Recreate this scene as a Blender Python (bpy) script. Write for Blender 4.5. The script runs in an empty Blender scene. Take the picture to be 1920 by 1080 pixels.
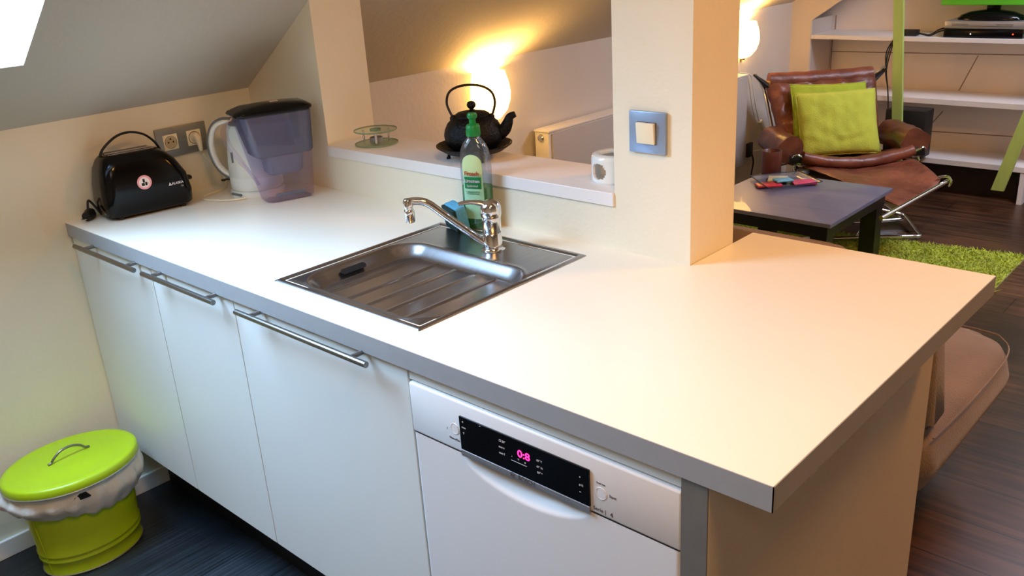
import bpy, bmesh, math, random
import numpy as np
from mathutils import Matrix, Vector, noise
random.seed(7); np.random.seed(7)
PI = math.pi
sc = bpy.context.scene
COL = sc.collection

def lin(h):
    h = h.lstrip('#'); r = []
    for i in (0, 2, 4):
        v = int(h[i:i+2], 16)/255
        r.append(v/12.92 if v <= .04045 else ((v+.055)/1.055)**2.4)
    return (*r, 1)

# ------------------------------------------------------------ camera, sky, lights, exposure
cd = bpy.data.cameras.new('camera'); cam = bpy.data.objects.new('camera', cd); COL.objects.link(cam)
cd.sensor_width = 36; cd.lens = 31.59; cd.clip_start = .02
Rr = (0.73757058, 0.67273175, -0.05849471); Rd = (0.20226283, -0.30274022, -0.93136357); Rf = (-0.64426655, 0.67511507, -0.35936091)
cam.matrix_world = Matrix(((Rr[0], -Rd[0], -Rf[0], 2.66018), (Rr[1], -Rd[1], -Rf[1], -.939856), (Rr[2], -Rd[2], -Rf[2], 1.610917), (0, 0, 0, 1)))
sc.camera = cam
sc.view_settings.view_transform = 'Standard'; sc.view_settings.look = 'None'
sc.view_settings.gamma = 1; sc.view_settings.exposure = 0.42
sc.cycles.use_denoising = True
sc.cycles.max_bounces = 8; sc.cycles.diffuse_bounces = 5; sc.cycles.glossy_bounces = 4
sc.cycles.transmission_bounces = 6; sc.cycles.transparent_max_bounces = 16
sc.cycles.caustics_reflective = False; sc.cycles.caustics_refractive = False; sc.cycles.sample_clamp_indirect = 6
w = bpy.data.worlds.new('sky'); sc.world = w; w.use_nodes = True
bg = w.node_tree.nodes['Background']; bg.inputs[0].default_value = lin('#B4E0FF'); bg.inputs[1].default_value = 3.5

def area(name, loc, size, power, color, direction, size_y=None, portal=False):
    l = bpy.data.lights.new(name, 'AREA'); l.energy = power; l.color = lin(color)[:3]; l.size = size
    if size_y: l.shape = 'RECTANGLE'; l.size_y = size_y
    o = bpy.data.objects.new(name, l); COL.objects.link(o); o.location = loc
    o.rotation_euler = Vector(direction).to_track_quat('-Z', 'Y').to_euler()
    if portal: l.cycles.is_portal = True
    return o
RS = .6859; RZ = 1.2159                       # the roof plane z = RZ + RS x
rn = Vector((-RS, 0, 1)).normalized()         # its outward normal
rt = Vector((1, 0, RS)).normalized()
SKY0, SKY1, SKYA, SKYB = .268, 1.0, -.95, -.10
skc = Vector(((SKY0+SKY1)/2, (SKYA+SKYB)/2, RZ+RS*(SKY0+SKY1)/2)) + rn*.50
so = area('skylight_daylight', skc, 1.0, 84, '#BFDFFF', -rn, 1.0)
ro = area('overhead_daylight_panel', (2.9, -1.5, 2.47), 1.0, 8, '#FFF4E4', (-.12, .25, -1), .8)  # unseen daylight from above, added as a panel under the closed ceiling
wo = area('living_daylight_panel', (2.3, 4.0, 2.47), .9, 62, '#DFE6FF', (-.1, .1, -1), .9)  # unseen panel under the closed ceiling, added to brighten shelves, rug and table
kl = area('kitchen_ceiling_lamp', (2.35, -.35, 2.44), .35, 16, '#FFBA64', (0, 0, -1))
ll = area('living_ceiling_lamp', (2.75, 1.75, 2.44), .35, 22, '#FFAE4E', (0, 0, -1))

# ------------------------------------------------------------ materials
def mat(name, col, rough=.5, metal=0, nscale=0, namt=.0, bump=0, bscale=None, coat=0, spec=.5, stretch=None, col2=None, emit=None, estr=0, sheen=0):
    m = bpy.data.materials.new(name); m.use_nodes = True; nt = m.node_tree; N = nt.nodes; L = nt.links
    b = N['Principled BSDF']; c = lin(col); b.inputs['Base Color'].default_value = c
    b.inputs['Roughness'].default_value = rough; b.inputs['Metallic'].default_value = metal
    b.inputs['Coat Weight'].default_value = coat; b.inputs['Specular IOR Level'].default_value = spec
    if sheen: b.inputs['Sheen Weight'].default_value = sheen
    if emit: b.inputs['Emission Color'].default_value = lin(emit); b.inputs['Emission Strength'].default_value = estr
    if nscale or bump:
        tc = N.new('ShaderNodeTexCoord'); mp = N.new('ShaderNodeMapping'); L.new(tc.outputs['Object'], mp.inputs[0])
        if stretch: mp.inputs['Scale'].default_value = stretch
    if nscale:
        n = N.new('ShaderNodeTexNoise'); n.inputs['Scale'].default_value = nscale; n.inputs['Detail'].default_value = 6
        L.new(mp.outputs[0], n.inputs['Vector'])
        r = N.new('ShaderNodeMapRange'); r.inputs[1].default_value = .3; r.inputs[2].default_value = .7
        L.new(n.outputs[0], r.inputs[0])
        mx = N.new('ShaderNodeMix'); mx.data_type = 'RGBA'; L.new(r.outputs[0], mx.inputs[0])
        a = tuple(x*(1-namt) for x in c[:3])+(1,); d = lin(col2) if col2 else tuple(min(1, x*(1+namt)) for x in c[:3])+(1,)
        mx.inputs[6].default_value = a; mx.inputs[7].default_value = d; L.new(mx.outputs[2], b.inputs['Base Color'])
    if bump:
        n2 = N.new('ShaderNodeTexNoise'); n2.inputs['Scale'].default_value = bscale or 40; n2.inputs['Detail'].default_value = 4
        L.new(mp.outputs[0], n2.inputs['Vector']); bp = N.new('ShaderNodeBump'); bp.inputs['Strength'].default_value = bump
        bp.inputs['Distance'].default_value = .01; L.new(n2.outputs[0], bp.inputs['Height']); L.new(bp.outputs[0], b.inputs['Normal'])
    return m

def clear(name, tint, gloss=.12, rough=.03, body=0, bodycol=None):
    """see-through plastic or glass: tinted transparency, some body colour, a glossy skin"""
    m = bpy.data.materials.new(name); m.use_nodes = True; nt = m.node_tree; N = nt.nodes; L = nt.links
    N.remove(N['Principled BSDF']); out = N['Material Output']
    t = N.new('ShaderNodeBsdfTransparent'); t.inputs[0].default_value = lin(tint)
    g = N.new('ShaderNodeBsdfGlossy'); g.inputs['Roughness'].default_value = rough
    fr = N.new('ShaderNodeLayerWeight'); fr.inputs[0].default_value = .25
    mr = N.new('ShaderNodeMapRange'); pw = N.new('ShaderNodeMath'); pw.operation = 'POWER'; pw.inputs[1].default_value = 3; L.new(fr.outputs['Facing'], pw.inputs[0])
    mr.inputs[3].default_value = gloss*.35; mr.inputs[4].default_value = min(.6, gloss*2.2); L.new(pw.outputs[0], mr.inputs[0])
    first = t
    if body:
        d = N.new('ShaderNodeBsdfDiffuse'); d.inputs[0].default_value = lin(bodycol or tint)
        x = N.new('ShaderNodeMixShader'); x.inputs[0].default_value = body; L.new(t.outputs[0], x.inputs[1]); L.new(d.outputs[0], x.inputs[2]); first = x
    y = N.new('ShaderNodeMixShader'); L.new(mr.outputs[0], y.inputs[0]); L.new(first.outputs[0], y.inputs[1]); L.new(g.outputs[0], y.inputs[2])
    L.new(y.outputs[0], out.inputs[0]); return m

M = {}
M['wall'] = mat('cream_wall_paint', '#EBE2CB', .75, nscale=3, namt=.03, bump=.15, bscale=60)
M['wall_liv'] = mat('greige_wall_paint', '#D8D0C4', .75, nscale=3, namt=.03, bump=.15, bscale=50)
M['roof'] = mat('grey_ceiling_paint', '#CEC5B6', .8, nscale=2, namt=.03, bump=.12, bscale=45)
M['white'] = mat('white_lacquer', '#F0EDE6', .35, nscale=4, namt=.015)
M['shelf'] = mat('white_shelf_board', '#EDE8E4', .45, nscale=4, namt=.02)
M['backp'] = mat('painted_back_panel', '#E4D8CE', .6, nscale=3, namt=.03)
M['top'] = mat('white_laminate', '#F3EDDD', .32, nscale=2, namt=.012, coat=.15)
M['edge'] = mat('grey_edge_band', '#A3A2A2', .4, nscale=30, namt=.03)
M['front'] = mat('white_door_front', '#E6E4DC', .45, nscale=2, namt=.012)
M['panel'] = mat('cream_side_panel', '#D5C6AE', .5, nscale=2, namt=.02)
M['appl'] = mat('white_appliance', '#ECE6E2', .28, nscale=3, namt=.01)
M['dark'] = mat('black_plinth', '#0B0B0C', .5, nscale=20, namt=.2)
M['blackp'] = mat('black_gloss_plastic', '#040405', .16, nscale=8, namt=.2, spec=.28)
M['blackm'] = mat('black_matt_plastic', '#101011', .5, nscale=30, namt=.2)
M['iron'] = mat('black_cast_iron', '#050404', .45, spec=.25, nscale=60, namt=.3, bump=.4, bscale=160)
M['chrome'] = mat('chrome', '#E2E2E4', .07, 1, nscale=20, namt=.02)
M['steel'] = mat('brushed_steel', '#A4A3A6', .27, 1, nscale=8, namt=.10, stretch=(60, 1, 1))
M['steelh'] = mat('handle_steel', '#8A8884', .3, 1, nscale=8, namt=.08, stretch=(2, 60, 60))
M['alu'] = mat('silver_plastic', '#B5B3B4', .35, .7, nscale=20, namt=.04)
M['greystrip'] = mat('grey_metal_strip', '#8A847C', .4, .35, nscale=30, namt=.06)
M['plate'] = mat('grey_blue_plate', '#8FA0B8', .35, .35, nscale=20, namt=.03)
M['plateg'] = mat('grey_metal_plate', '#8E9290', .35, .5, nscale=20, namt=.03)
M['cream'] = mat('cream_plastic', '#F0E4C4', .35, nscale=10, namt=.01)
M['whitep'] = mat('white_plastic', '#E9ECE6', .3, nscale=10, namt=.01)
M['greyp'] = mat('grey_plastic', '#6F7274', .35, nscale=10, namt=.03)
M['hole'] = mat('black_hole', '#030303', .7, nscale=10, namt=.1)
M['lime'] = mat('lime_green_paint', '#B0CE12', .36, nscale=6, namt=.03, coat=.2)
M['limew'] = mat('lime_green_wood', '#B2CB6C', .5, nscale=6, namt=.05, stretch=(8, 8, 1))
M['ceram'] = mat('white_glazed_ceramic', '#ECEDEA', .15, nscale=5, namt=.01, coat=.4)
M['leather'] = mat('brown_leather', '#6C3626', .38, nscale=7, namt=.25, bump=.6, bscale=16, col2='#8F543E')
M['leatherd'] = mat('dark_brown_leather', '#5E3320', .3, nscale=10, namt=.3, bump=.35, bscale=18, col2='#7A4630')
M['cushion'] = mat('yellow_green_cotton', '#C2CC42', .85, nscale=9, namt=.08, bump=.35, bscale=130, sheen=.2)
M['cushion2'] = mat('darker_green_cotton', '#A9BC33', .85, nscale=9, namt=.1, bump=.35, bscale=130)
M['rug'] = mat('lime_shag', '#AFC03F', .9, nscale=14, namt=.22, sheen=.2)
M['sofa'] = mat('taupe_microfibre', '#7A6658', .8, nscale=8, namt=.10, bump=.3, bscale=200, sheen=.3)
M['tabtop'] = mat('table_bluish_reflection', '#666A88', .36, nscale=4, namt=.10, stretch=(1, 14, 14), coat=.3)  # blue-grey base carries the bluish reflection on a black-brown top
M['tableg'] = mat('black_wood', '#0C0A0A', .4, nscale=10, namt=.2)
M['mug'] = mat('brown_stoneware', '#5A2A1E', .35, nscale=8, namt=.15)
M['sponge'] = mat('blue_sponge', '#5FB0D6', .9, nscale=90, namt=.08, bump=.5, bscale=150)
M['scour'] = mat('dark_green_scourer', '#1D3A36', .95, nscale=150, namt=.3, bump=.8, bscale=250)
M['bag'] = mat('white_bin_liner', '#D9DAD4', .35, nscale=20, namt=.06, bump=.5, bscale=25)
M['green'] = mat('green_cap', '#0E8439', .35, nscale=8, namt=.04)
M['brass'] = mat('brass', '#B08A45', .25, 1, nscale=10, namt=.05)
M['red'] = mat('red_plastic', '#B0301C', .4, nscale=8, namt=.05)
M['tvg'] = mat('bright_green_plastic', '#68D436', .3, nscale=8, namt=.02)
M['display'] = mat('black_glass', '#020203', .12, nscale=10, namt=.2)
M['pink'] = mat('pink_digits', '#FF2080', .4, nscale=10, namt=.01, emit='#FF2878', estr=3.0)
M['ledw'] = mat('white_led', '#FFFFFF', .4, nscale=10, namt=.01, emit='#FFFFFF', estr=3)
M['ledr'] = mat('red_led', '#FF4020', .4, nscale=10, namt=.01, emit='#FF3A20', estr=3)
M['print'] = mat('grey_print', '#5B5654', .5, nscale=10, namt=.01)
M['printw'] = mat('white_print', '#CFCFD2', .5, nscale=10, namt=.01)
M['printr'] = mat('red_print', '#B23A1C', .5, nscale=10, namt=.01)
M['printg'] = mat('green_print', '#0E7A3C', .5, nscale=10, namt=.01)
M['labl'] = mat('pale_green_label', '#CFE6A6', .45, nscale=10, namt=.02)
M['labm'] = mat('mint_label', '#A6DAB4', .45, nscale=10, namt=.02)
M['stick'] = mat('pink_sticker', '#F0A0A4', .4, nscale=10, namt=.02)
M['stickw'] = mat('white_sticker', '#F4E4DC', .4, nscale=10, namt=.02)
M['glassc'] = clear('clear_glass', '#F2FAF2', .2)
M['glassg'] = mat('green_glass_edge', '#86A086', .15, nscale=10, namt=.05)
M['window'] = clear('window_glass', '#F4FAFF', .1)
M['bottle'] = clear('clear_bottle', '#E2E6EA', .3, .05, .06, '#C8CCD6')
M['soap'] = clear('green_soap', '#38C474', .12, .05, .70, '#0CA84C')
M['jug'] = clear('lilac_clear_plastic', '#F8F5FB', .07, .04, .035, '#DCD2E8')
M['funnel'] = clear('smoky_blue_plastic', '#8890A6', .10, .06, .56, '#667088')
M['funnel2'] = clear('blue_grey_filter', '#B0B8CC', .08, .06, .50, '#8A96AE')
M['water'] = clear('clear_tray', '#EEF0F4', .35, .05, .10, '#D8DCE8')
M['lampshade'] = mat('lit_glass_shade', '#FFE9B8', .4, nscale=5, namt=.02, emit='#FFC766', estr=7)

def floor_mat(name, base, light, tile, along, streak, rough, gap):
    m = bpy.data.materials.new(name); m.use_nodes = True; nt = m.node_tree; N = nt.nodes; L = nt.links; b = N['Principled BSDF']
    tc = N.new('ShaderNodeTexCoord'); mp = N.new('ShaderNodeMapping'); L.new(tc.outputs['Object'], mp.inputs[0])
    mp.inputs['Scale'].default_value = streak
    n = N.new('ShaderNodeTexNoise'); n.inputs['Scale'].default_value = 1; n.inputs['Detail'].default_value = 5; L.new(mp.outputs[0], n.inputs[0])
    n2 = N.new('ShaderNodeTexNoise'); n2.inputs['Scale'].default_value = 2.2; L.new(tc.outputs['Object'], n2.inputs[0])
    ad = N.new('ShaderNodeMath'); ad.operation = 'MULTIPLY'; L.new(n.outputs[0], ad.inputs[0]); L.new(n2.outputs[0], ad.inputs[1])
    cr = N.new('ShaderNodeValToRGB'); cr.color_ramp.elements[0].position = .16; cr.color_ramp.elements[1].position = .42
    cr.color_ramp.elements[0].color = lin(base); cr.color_ramp.elements[1].color = lin(light); L.new(ad.outputs[0], cr.inputs[0])
    br = N.new('ShaderNodeTexBrick'); mp2 = N.new('ShaderNodeMapping'); L.new(tc.outputs['Object'], mp2.inputs[0])
    if along == 'y': mp2.inputs['Rotation'].default_value = (0, 0, PI/2)
    L.new(mp2.outputs[0], br.inputs['Vector']); br.inputs['Scale'].default_value = 1
    br.inputs['Brick Width'].default_value = tile[0]; br.inputs['Row Height'].default_value = tile[1]; br.inputs['Mortar Size'].default_value = .0022
    br.inputs['Color1'].default_value = (1, 1, 1, 1); br.inputs['Color2'].default_value = (.72, .72, .72, 1); br.inputs['Mortar'].default_value = lin(gap)
    mx = N.new('ShaderNodeMix'); mx.data_type = 'RGBA'; mx.blend_type = 'MULTIPLY'; mx.inputs[0].default_value = 1
    L.new(cr.outputs[0], mx.inputs[6]); L.new(br.outputs[0], mx.inputs[7]); L.new(mx.outputs[2], b.inputs['Base Color'])
    b.inputs['Roughness'].default_value = rough
    bp = N.new('ShaderNodeBump'); bp.inputs['Strength'].default_value = .12; L.new(n.outputs[0], bp.inputs['Height']); L.new(bp.outputs[0], b.inputs['Normal'])
    return m
M['tile'] = floor_mat('streaked_dark_tile', '#1B2026', '#4B555F', (1.26, .63), 'y', (150, 3, 1), .38, '#50555A')
M['plank'] = floor_mat('dark_brown_planks', '#301E15', '#6E4A32', (1.4, .2), 'x', (2.5, 40, 1), .33, '#101010')

# ------------------------------------------------------------ mesh helpers (all in world coordinates)
def B(): return bmesh.new()
def box(bm, a, b, bev=0, seg=2):
    r = bmesh.ops.create_cube(bm, size=1)['verts']
    for v in r: v.co = Vector([(a[i]+b[i])/2 + v.co[i]*(b[i]-a[i]) for i in range(3)])
    if bev:
        es = list({e for v in r for e in v.link_edges}); bmesh.ops.bevel(bm, geom=es, offset=bev, segments=seg, affect='EDGES', profile=.5)
    return bm
def prism(bm, pts, d):
    """closed polygon (3D points) swept by vector d"""
    d = Vector(d); a = [bm.verts.new(p) for p in pts]; b = [bm.verts.new(Vector(p)+d) for p in pts]; n = len(pts)
    bm.faces.new(a); bm.faces.new(b[::-1])
    for i in range(n): bm.faces.new((a[i], b[i], b[(i+1) % n], a[(i+1) % n]))
    bmesh.ops.recalc_face_normals(bm, faces=bm.faces[:]); return bm
def smooth_path(pts, n=6):
    P = [Vector(p) for p in pts]; out = []
    for i in range(len(P)-1):
        p0 = P[max(i-1, 0)]; p1 = P[i]; p2 = P[i+1]; p3 = P[min(i+2, len(P)-1)]
        for k in range(n):
            t = k/n; out.append(.5*((2*p1)+(p2-p0)*t+(2*p0-5*p1+4*p2-p3)*t*t+(3*p1-p0-3*p2+p3)*t**3))
    out.append(P[-1]); return out
def tube(bm, pts, r, seg=10, sm=0, flat=None, cap=True):
    if sm: pts = smooth_path(pts, sm)
    P = [Vector(p) for p in pts]; n = len(P); rs = r if isinstance(r, (list, tuple)) else None
    up = None; rings = []
    for i, p in enumerate(P):
        t = (P[min(i+1, n-1)]-P[max(i-1, 0)]).normalized()
        if up is None: up = t.orthogonal().normalized() if abs(t.z) > .95 else Vector((0, 0, 1))
        s = t.cross(up)
        if s.length < 1e-5: s = t.orthogonal()
        s.normalize(); up = s.cross(t).normalized()
        rr = (rs[0]+(rs[1]-rs[0])*i/(n-1)) if rs else r
        fx, fy = flat or (1, 1)
        rings.append([bm.verts.new(p+s*math.cos(2*PI*k/seg)*rr*fx+up*math.sin(2*PI*k/seg)*rr*fy) for k in range(seg)])
    for a, b in zip(rings, rings[1:]):
        for k in range(seg): bm.faces.new((a[k], a[(k+1) % seg], b[(k+1) % seg], b[k]))
    if cap: bm.faces.new(rings[0][::-1]); bm.faces.new(rings[-1])
    return bm
def lathe(bm, prof, c, seg=40, sx=1, sy=1, a0=0, a1=2*PI, axis=None):
    """prof = (radius, height) list about a vertical axis through c"""
    full = abs(a1-a0-2*PI) < 1e-6; n = seg if full else seg+1; rows = []
    for r, h in prof:
        if r < 1e-6: rows.append([bm.verts.new((c[0], c[1], c[2]+h))]*n); continue
        rows.append([bm.verts.new((c[0]+r*sx*math.cos(a0+(a1-a0)*k/seg), c[1]+r*sy*math.sin(a0+(a1-a0)*k/seg), c[2]+h)) for k in range(n)])
    for a, b in zip(rows, rows[1:]):
        for k in range(seg):
            k2 = (k+1) % n if full else k+1
            f = []
            for v in (a[k], a[k2], b[k2], b[k]):
                if v not in f: f.append(v)
            if len(f) > 2: bm.faces.new(f)
    return bm
def rrect(hx, hy, r, n=6):
    p = []
    for cx, cy, a in ((hx-r, hy-r, 0), (-hx+r, hy-r, PI/2), (-hx+r, -hy+r, PI), (hx-r, -hy+r, 3*PI/2)):
        for k in range(n+1): t = a+PI/2*k/n; p.append((cx+r*math.cos(t), cy+r*math.sin(t)))
    return p
def loft(bm, rings, cap0=True, cap1=True):
    R = [[bm.verts.new(p) for p in ring] for ring in rings]; n = len(R[0])
    for a, b in zip(R, R[1:]):
        for k in range(n): bm.faces.new((a[k], a[(k+1) % n], b[(k+1) % n], b[k]))
    if cap0: bm.faces.new(R[0][::-1])
    if cap1: bm.faces.new(R[-1])
    return bm
def grid(bm, fn, nu, nv):
    V = [[bm.verts.new(fn(i/nu, j/nv)) for j in range(nv+1)] for i in range(nu+1)]
    for i in range(nu):
        for j in range(nv): bm.faces.new((V[i][j], V[i+1][j], V[i+1][j+1], V[i][j+1]))
    return bm
def thicken(bm, t):
    bmesh.ops.recalc_face_normals(bm, faces=bm.faces[:])
    bmesh.ops.solidify(bm, geom=bm.faces[:], thickness=t); return bm
def xf(bm, m): bmesh.ops.transform(bm, matrix=m, verts=bm.verts[:]); return bm
def frame(o, ax, az=(0, 0, 1)):
    """matrix with local x along ax, local z along az, origin o"""
    z = Vector(az).normalized(); x = Vector(ax); x = (x-z*x.dot(z)).normalized(); y = z.cross(x)
    return Matrix(((x[0], y[0], z[0], o[0]), (x[1], y[1], z[1], o[1]), (x[2], y[2], z[2], o[2]), (0, 0, 0, 1)))
def wloc(o):
    v = Vector(o.location); p = o.parent
    while p: v += p.location; p = p.parent
    return v
def obj(name, bm, m, parent=None, smooth=True, angle=40):
    bm.normal_update()
    if parent is None:
        xs = [v.co for v in bm.verts]; o0 = Vector((sum(v.x for v in xs)/len(xs), sum(v.y for v in xs)/len(xs), min(v.z for v in xs)))
    else: o0 = wloc(parent)
    for v in bm.verts: v.co -= o0
    me = bpy.data.meshes.new(name)
    if smooth:
        for f in bm.faces: f.smooth = True
        ca = math.radians(angle)
        for e in bm.edges:
            if len(e.link_faces) == 2 and e.calc_face_angle(0) > ca: e.smooth = False
    bm.to_mesh(me); bm.free(); me.materials.append(m)
    o = bpy.data.objects.new(name, me); COL.objects.link(o)
    if parent is None: o.location = o0
    else: o.parent = parent
    return o
def tag(o, label=None, cat=None, group=None, kind=None):
    if label: o['label'] = label
    if cat: o['category'] = cat
    if group: o['group'] = group
    if kind: o['kind'] = kind
    return o
def thing(name, loc, label, cat, group=None):
    o = bpy.data.objects.new(name, None); COL.objects.link(o); o.location = loc; o.empty_display_size = .05
    return tag(o, label, cat, group)
def struct(name, bm, m, smooth=False): return tag(obj(name, bm, m, None, smooth), kind='structure')
def text(name, s, m, parent, mtx, size, thick=.0003, align='CENTER', bold=0, sx=1):
    """lettering lying in the local xy plane of mtx"""
    c = bpy.data.curves.new('t', 'FONT'); c.body = s; c.size = size; c.align_x = align; c.align_y = 'CENTER'; c.extrude = thick; c.offset = bold
    t = bpy.data.objects.new('t', c); COL.objects.link(t)
    bpy.context.view_layer.update(); dg = bpy.context.evaluated_depsgraph_get()
    me = bpy.data.meshes.new_from_object(t.evaluated_get(dg)); bpy.data.objects.remove(t); bpy.data.curves.remove(c)
    bm = B(); bm.from_mesh(me); bpy.data.meshes.remove(me); bmesh.ops.scale(bm, vec=(sx, 1, 1), verts=bm.verts[:]); xf(bm, mtx)
    return obj(name, bm, m, parent, smooth=False)
def disc(bm, mtx, r, t, seg=24, sy=1):
    a = [(r*math.cos(2*PI*k/seg), r*sy*math.sin(2*PI*k/seg)) for k in range(seg)]
    b = B(); loft(b, [[(x, y, 0) for x, y in a], [(x, y, t) for x, y in a]]); xf(b, mtx)
    me = bpy.data.meshes.new('x'); b.to_mesh(me); b.free(); bm.from_mesh(me); bpy.data.meshes.remove(me); return bm
def ringd(bm, mtx, r, w, t, seg=24):
    """flat ring"""
    b = B(); lathe(b, [(r-w, 0), (r, 0), (r, t), (r-w, t), (r-w, 0)], (0, 0, 0), seg); xf(b, mtx)
    me = bpy.data.meshes.new('x'); b.to_mesh(me); b.free(); bm.from_mesh(me); bpy.data.meshes.remove(me); return bm

# ------------------------------------------------------------ the setting
CT = .9291                       # worktop height
YW = .6607; YB = .8443           # partition wall front and back
bm = B(); box(bm, (-.0, -2.6, -.1), (5.2, .70, 0)); struct('floor_kitchen', bm, M['tile'])
bm = B(); box(bm, (-.3, .70, -.1), (5.2, 5.4, 0)); struct('floor_living', bm, M['plank'])
bm = B(); box(bm, (-.12, -2.7, -.1), (0, .70, RZ)); struct('wall_left', bm, M['wall'])
bm = B(); box(bm, (-.232, .70, -.1), (-.112, 5.4, RZ-RS*.112)); struct('wall_living', bm, M['wall_liv'])
bm = B(); box(bm, (5.2, -2.7, -.1), (5.32, 5.4, 2.6)); struct('wall_right', bm, M['wall'])
# wall behind the camera with a window opening
bm = B()
prism(bm, [(0, -2.7, -.1), (5.2, -2.7, -.1), (5.2, -2.7, 2.6), (2.02, -2.7, 2.6), (0, -2.7, RZ)], (0, .1, 0)); struct('wall_back', bm, M['wall'])
bm = B(); box(bm, (1.95, -2.7, 2.5), (5.3, 5.4, 2.6)); struct('ceiling', bm, M['roof'])
# sloping roof with the skylight opening
bm = B(); T = rn*.30
def rp(x, y): return Vector((x, y, RZ+RS*x))
def roof(x0, x1, y0, y1): prism(bm, [rp(x0, y0), rp(x1, y0), rp(x1, y1), rp(x0, y1)], T)
roof(-.3, SKY0, -2.7, 5.4); roof(SKY1, 2.1, -2.7, 5.4); roof(SKY0, SKY1, -2.7, SKYA); roof(SKY0, SKY1, SKYB, 5.4)
struct('ceiling_slope', bm, M['roof'])
bm = B()                                          # skylight frame and glass at the outer end of the shaft
def rq(x, y, h): return rp(x, y)+rn*h
for x0, x1, y0, y1 in ((SKY0, SKY0+.05, SKYA, SKYB), (SKY1-.05, SKY1, SKYA, SKYB), (SKY0, SKY1, SKYA, SKYA+.05), (SKY0, SKY1, SKYB-.05, SKYB)):
    prism(bm, [rq(x0, y0, .24), rq(x1, y0, .24), rq(x1, y1, .24), rq(x0, y1, .24)], rn*.05)
wf = struct('window_1', bm, mat('dark_window_frame', '#241C18', .4, nscale=10, namt=.1))
bm = B(); prism(bm, [rq(SKY0, SKYA, .265), rq(SKY1, SKYA, .265), rq(SKY1, SKYB, .265), rq(SKY0, SKYB, .265)], rn*.004)
obj('window_pane', bm, M['window'], wf, False)
for nm, c_, hx, hy in (('daylight_panel_frame_1', (2.9, -1.5), .5, .4), ('daylight_panel_frame_2', (2.3, 4.0), .45, .45), ('ceiling_lamp_frame_1', (2.35, -.35), .175, .175), ('ceiling_lamp_frame_2', (2.75, 1.75), .175, .175)):  # unseen frames added round the ceiling area lights; no openings above them
    bm = B(); e = .03
    for a, b in (((-hx-e, -hy-e), (-hx, hy+e)), ((hx, -hy-e), (hx+e, hy+e)), ((-hx, -hy-e), (hx, -hy)), ((-hx, hy), (hx, hy+e))): box(bm, (c_[0]+a[0], c_[1]+a[1], 2.43), (c_[0]+b[0], c_[1]+b[1], 2.5))
    struct(nm, bm, M['white'])
# partition wall: left piece, low wall, pillar
bm = B(); prism(bm, [(-.2, YW, 0), (.3988, YW, 0), (.3988, YW, RZ+RS*.3988+.02), (-.2, YW, RZ-RS*.2+.02)], (0, YB-YW, 0))
struct('wall_partition', bm, M['wall'])
bm = B(); box(bm, (.3988, YW, 0), (1.473, YB, 1.033)); struct('wall_low', bm, M['wall'])
bm = B(); prism(bm, [(1.473, YW, 0), (1.673, YW, 0), (1.673, YW, RZ+RS*1.673+.02), (1.473, YW, RZ+RS*1.473+.02)], (0, YB-YW, 0))
struct('wall_pillar', bm, M['wall'])
bm = B(); box(bm, (.400, YW-.006, 1.033), (1.4725, YB+.01, CT+.1355), .0015); struct('trim_1', bm, M['shelf'])
bm = B(); box(bm, (0, -2.6, 0), (.012, YW, .057), .002); struct('baseboard_left', bm, M['white'])
bm = B(); box(bm, (-.112, YB, 0), (-.10, 4.75, .07), .002); struct('baseboard_living', bm, M['white'])
# end wall of the living room with the sloped front board
bm = B(); box(bm, (-.3, 5.07, -.1), (5.2, 5.2, 2.9)); struct('wall_end', bm, M['backp'])
bm = B(); prism(bm, [(-.112, 4.75, 0), (.022, 4.75, 0), (.022, 4.75, 1.026), (1.9, 4.75, 1.026+.665*1.878), (1.9, 4.75, 2.5), (1.87, 4.75, 2.5), (-.112, 4.75, 1.14)], (0, .02, 0))
struct('wall_end_front', bm, mat('pale_front_board', '#EBDAC2', .55, nscale=3, namt=.02))

# ------------------------------------------------------------ kitchen run
XL = 2.2109; YP = .9374; S0, S1, T0, T1 = .9569, 1.4438, .0716, .5887
t = thing('worktop', (1.1, .3, CT-.04), 'white laminate kitchen worktop with grey edge, running to a peninsula', 'worktop')
bm = B()
for a, b in (((0, .0015), (S0+.02, YW)), ((S0+.02, .0015), (S1-.02, T0+.02)), ((S0+.02, T1-.02), (S1-.02, YW)), ((S1-.02, .0015), (1.6745, YW)), ((1.6745, .0015), (XL-.0015, YP))):
    box(bm, (a[0], a[1], CT-.040), (b[0], b[1], CT))
obj('top_board', bm, M['top'], t, False)
bm = B(); box(bm, (0, 0, CT-.0402), (XL, .0015, CT-.0004)); box(bm, (XL-.0015, 0, CT-.0402), (XL, YP, CT-.0004)); obj('edge_band', bm, M['edge'], t, False)

DZ0 = .2146; DZ1 = CT-.046; YD = .0089
def handle(door, x0, x1, z, inset):
    bm = B(); tube(bm, [(x0, -.03, z), (x1, -.03, z)], .0065, 16)
    for x in (x0+inset, x1-inset): tube(bm, [(x, -.03, z), (x, YD+.001, z+.001)], .0052, 12)
    obj('handle', bm, M['steelh'], door)
def cabinet(x0, x1, hx, label, group='base cabinets under the worktop', filler=False):
    t = thing('base_cabinet', ((x0+x1)/2, .3, 0), label, 'cabinet', group)
    bm = B()
    for a, b in (((x0+.001, YD+.020, DZ0), (x0+.017, .58, CT-.0405)), ((x1-.017, YD+.020, DZ0), (x1-.001, .58, CT-.0405)), ((x0+.017, YD+.02, DZ0), (x1-.017, .58, DZ0+.016)), ((x0+.017, .57, DZ0+.016), (x1-.017, .58, CT-.0405))): box(bm, a, b)
    for x in (x0+.05, x1-.05): tube(bm, [(x, .20, 0), (x, .20, DZ0)], .018, 12)
    obj('body', bm, M['front'], t, False)
    bm = B(); box(bm, (x0+.0015, YD, DZ0), (x1-.0015, YD+.018, DZ1), .001); d = obj('door', bm, M['front'], t, False)
    handle(d, hx[0], hx[1], CT-.042, hx[2])
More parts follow.
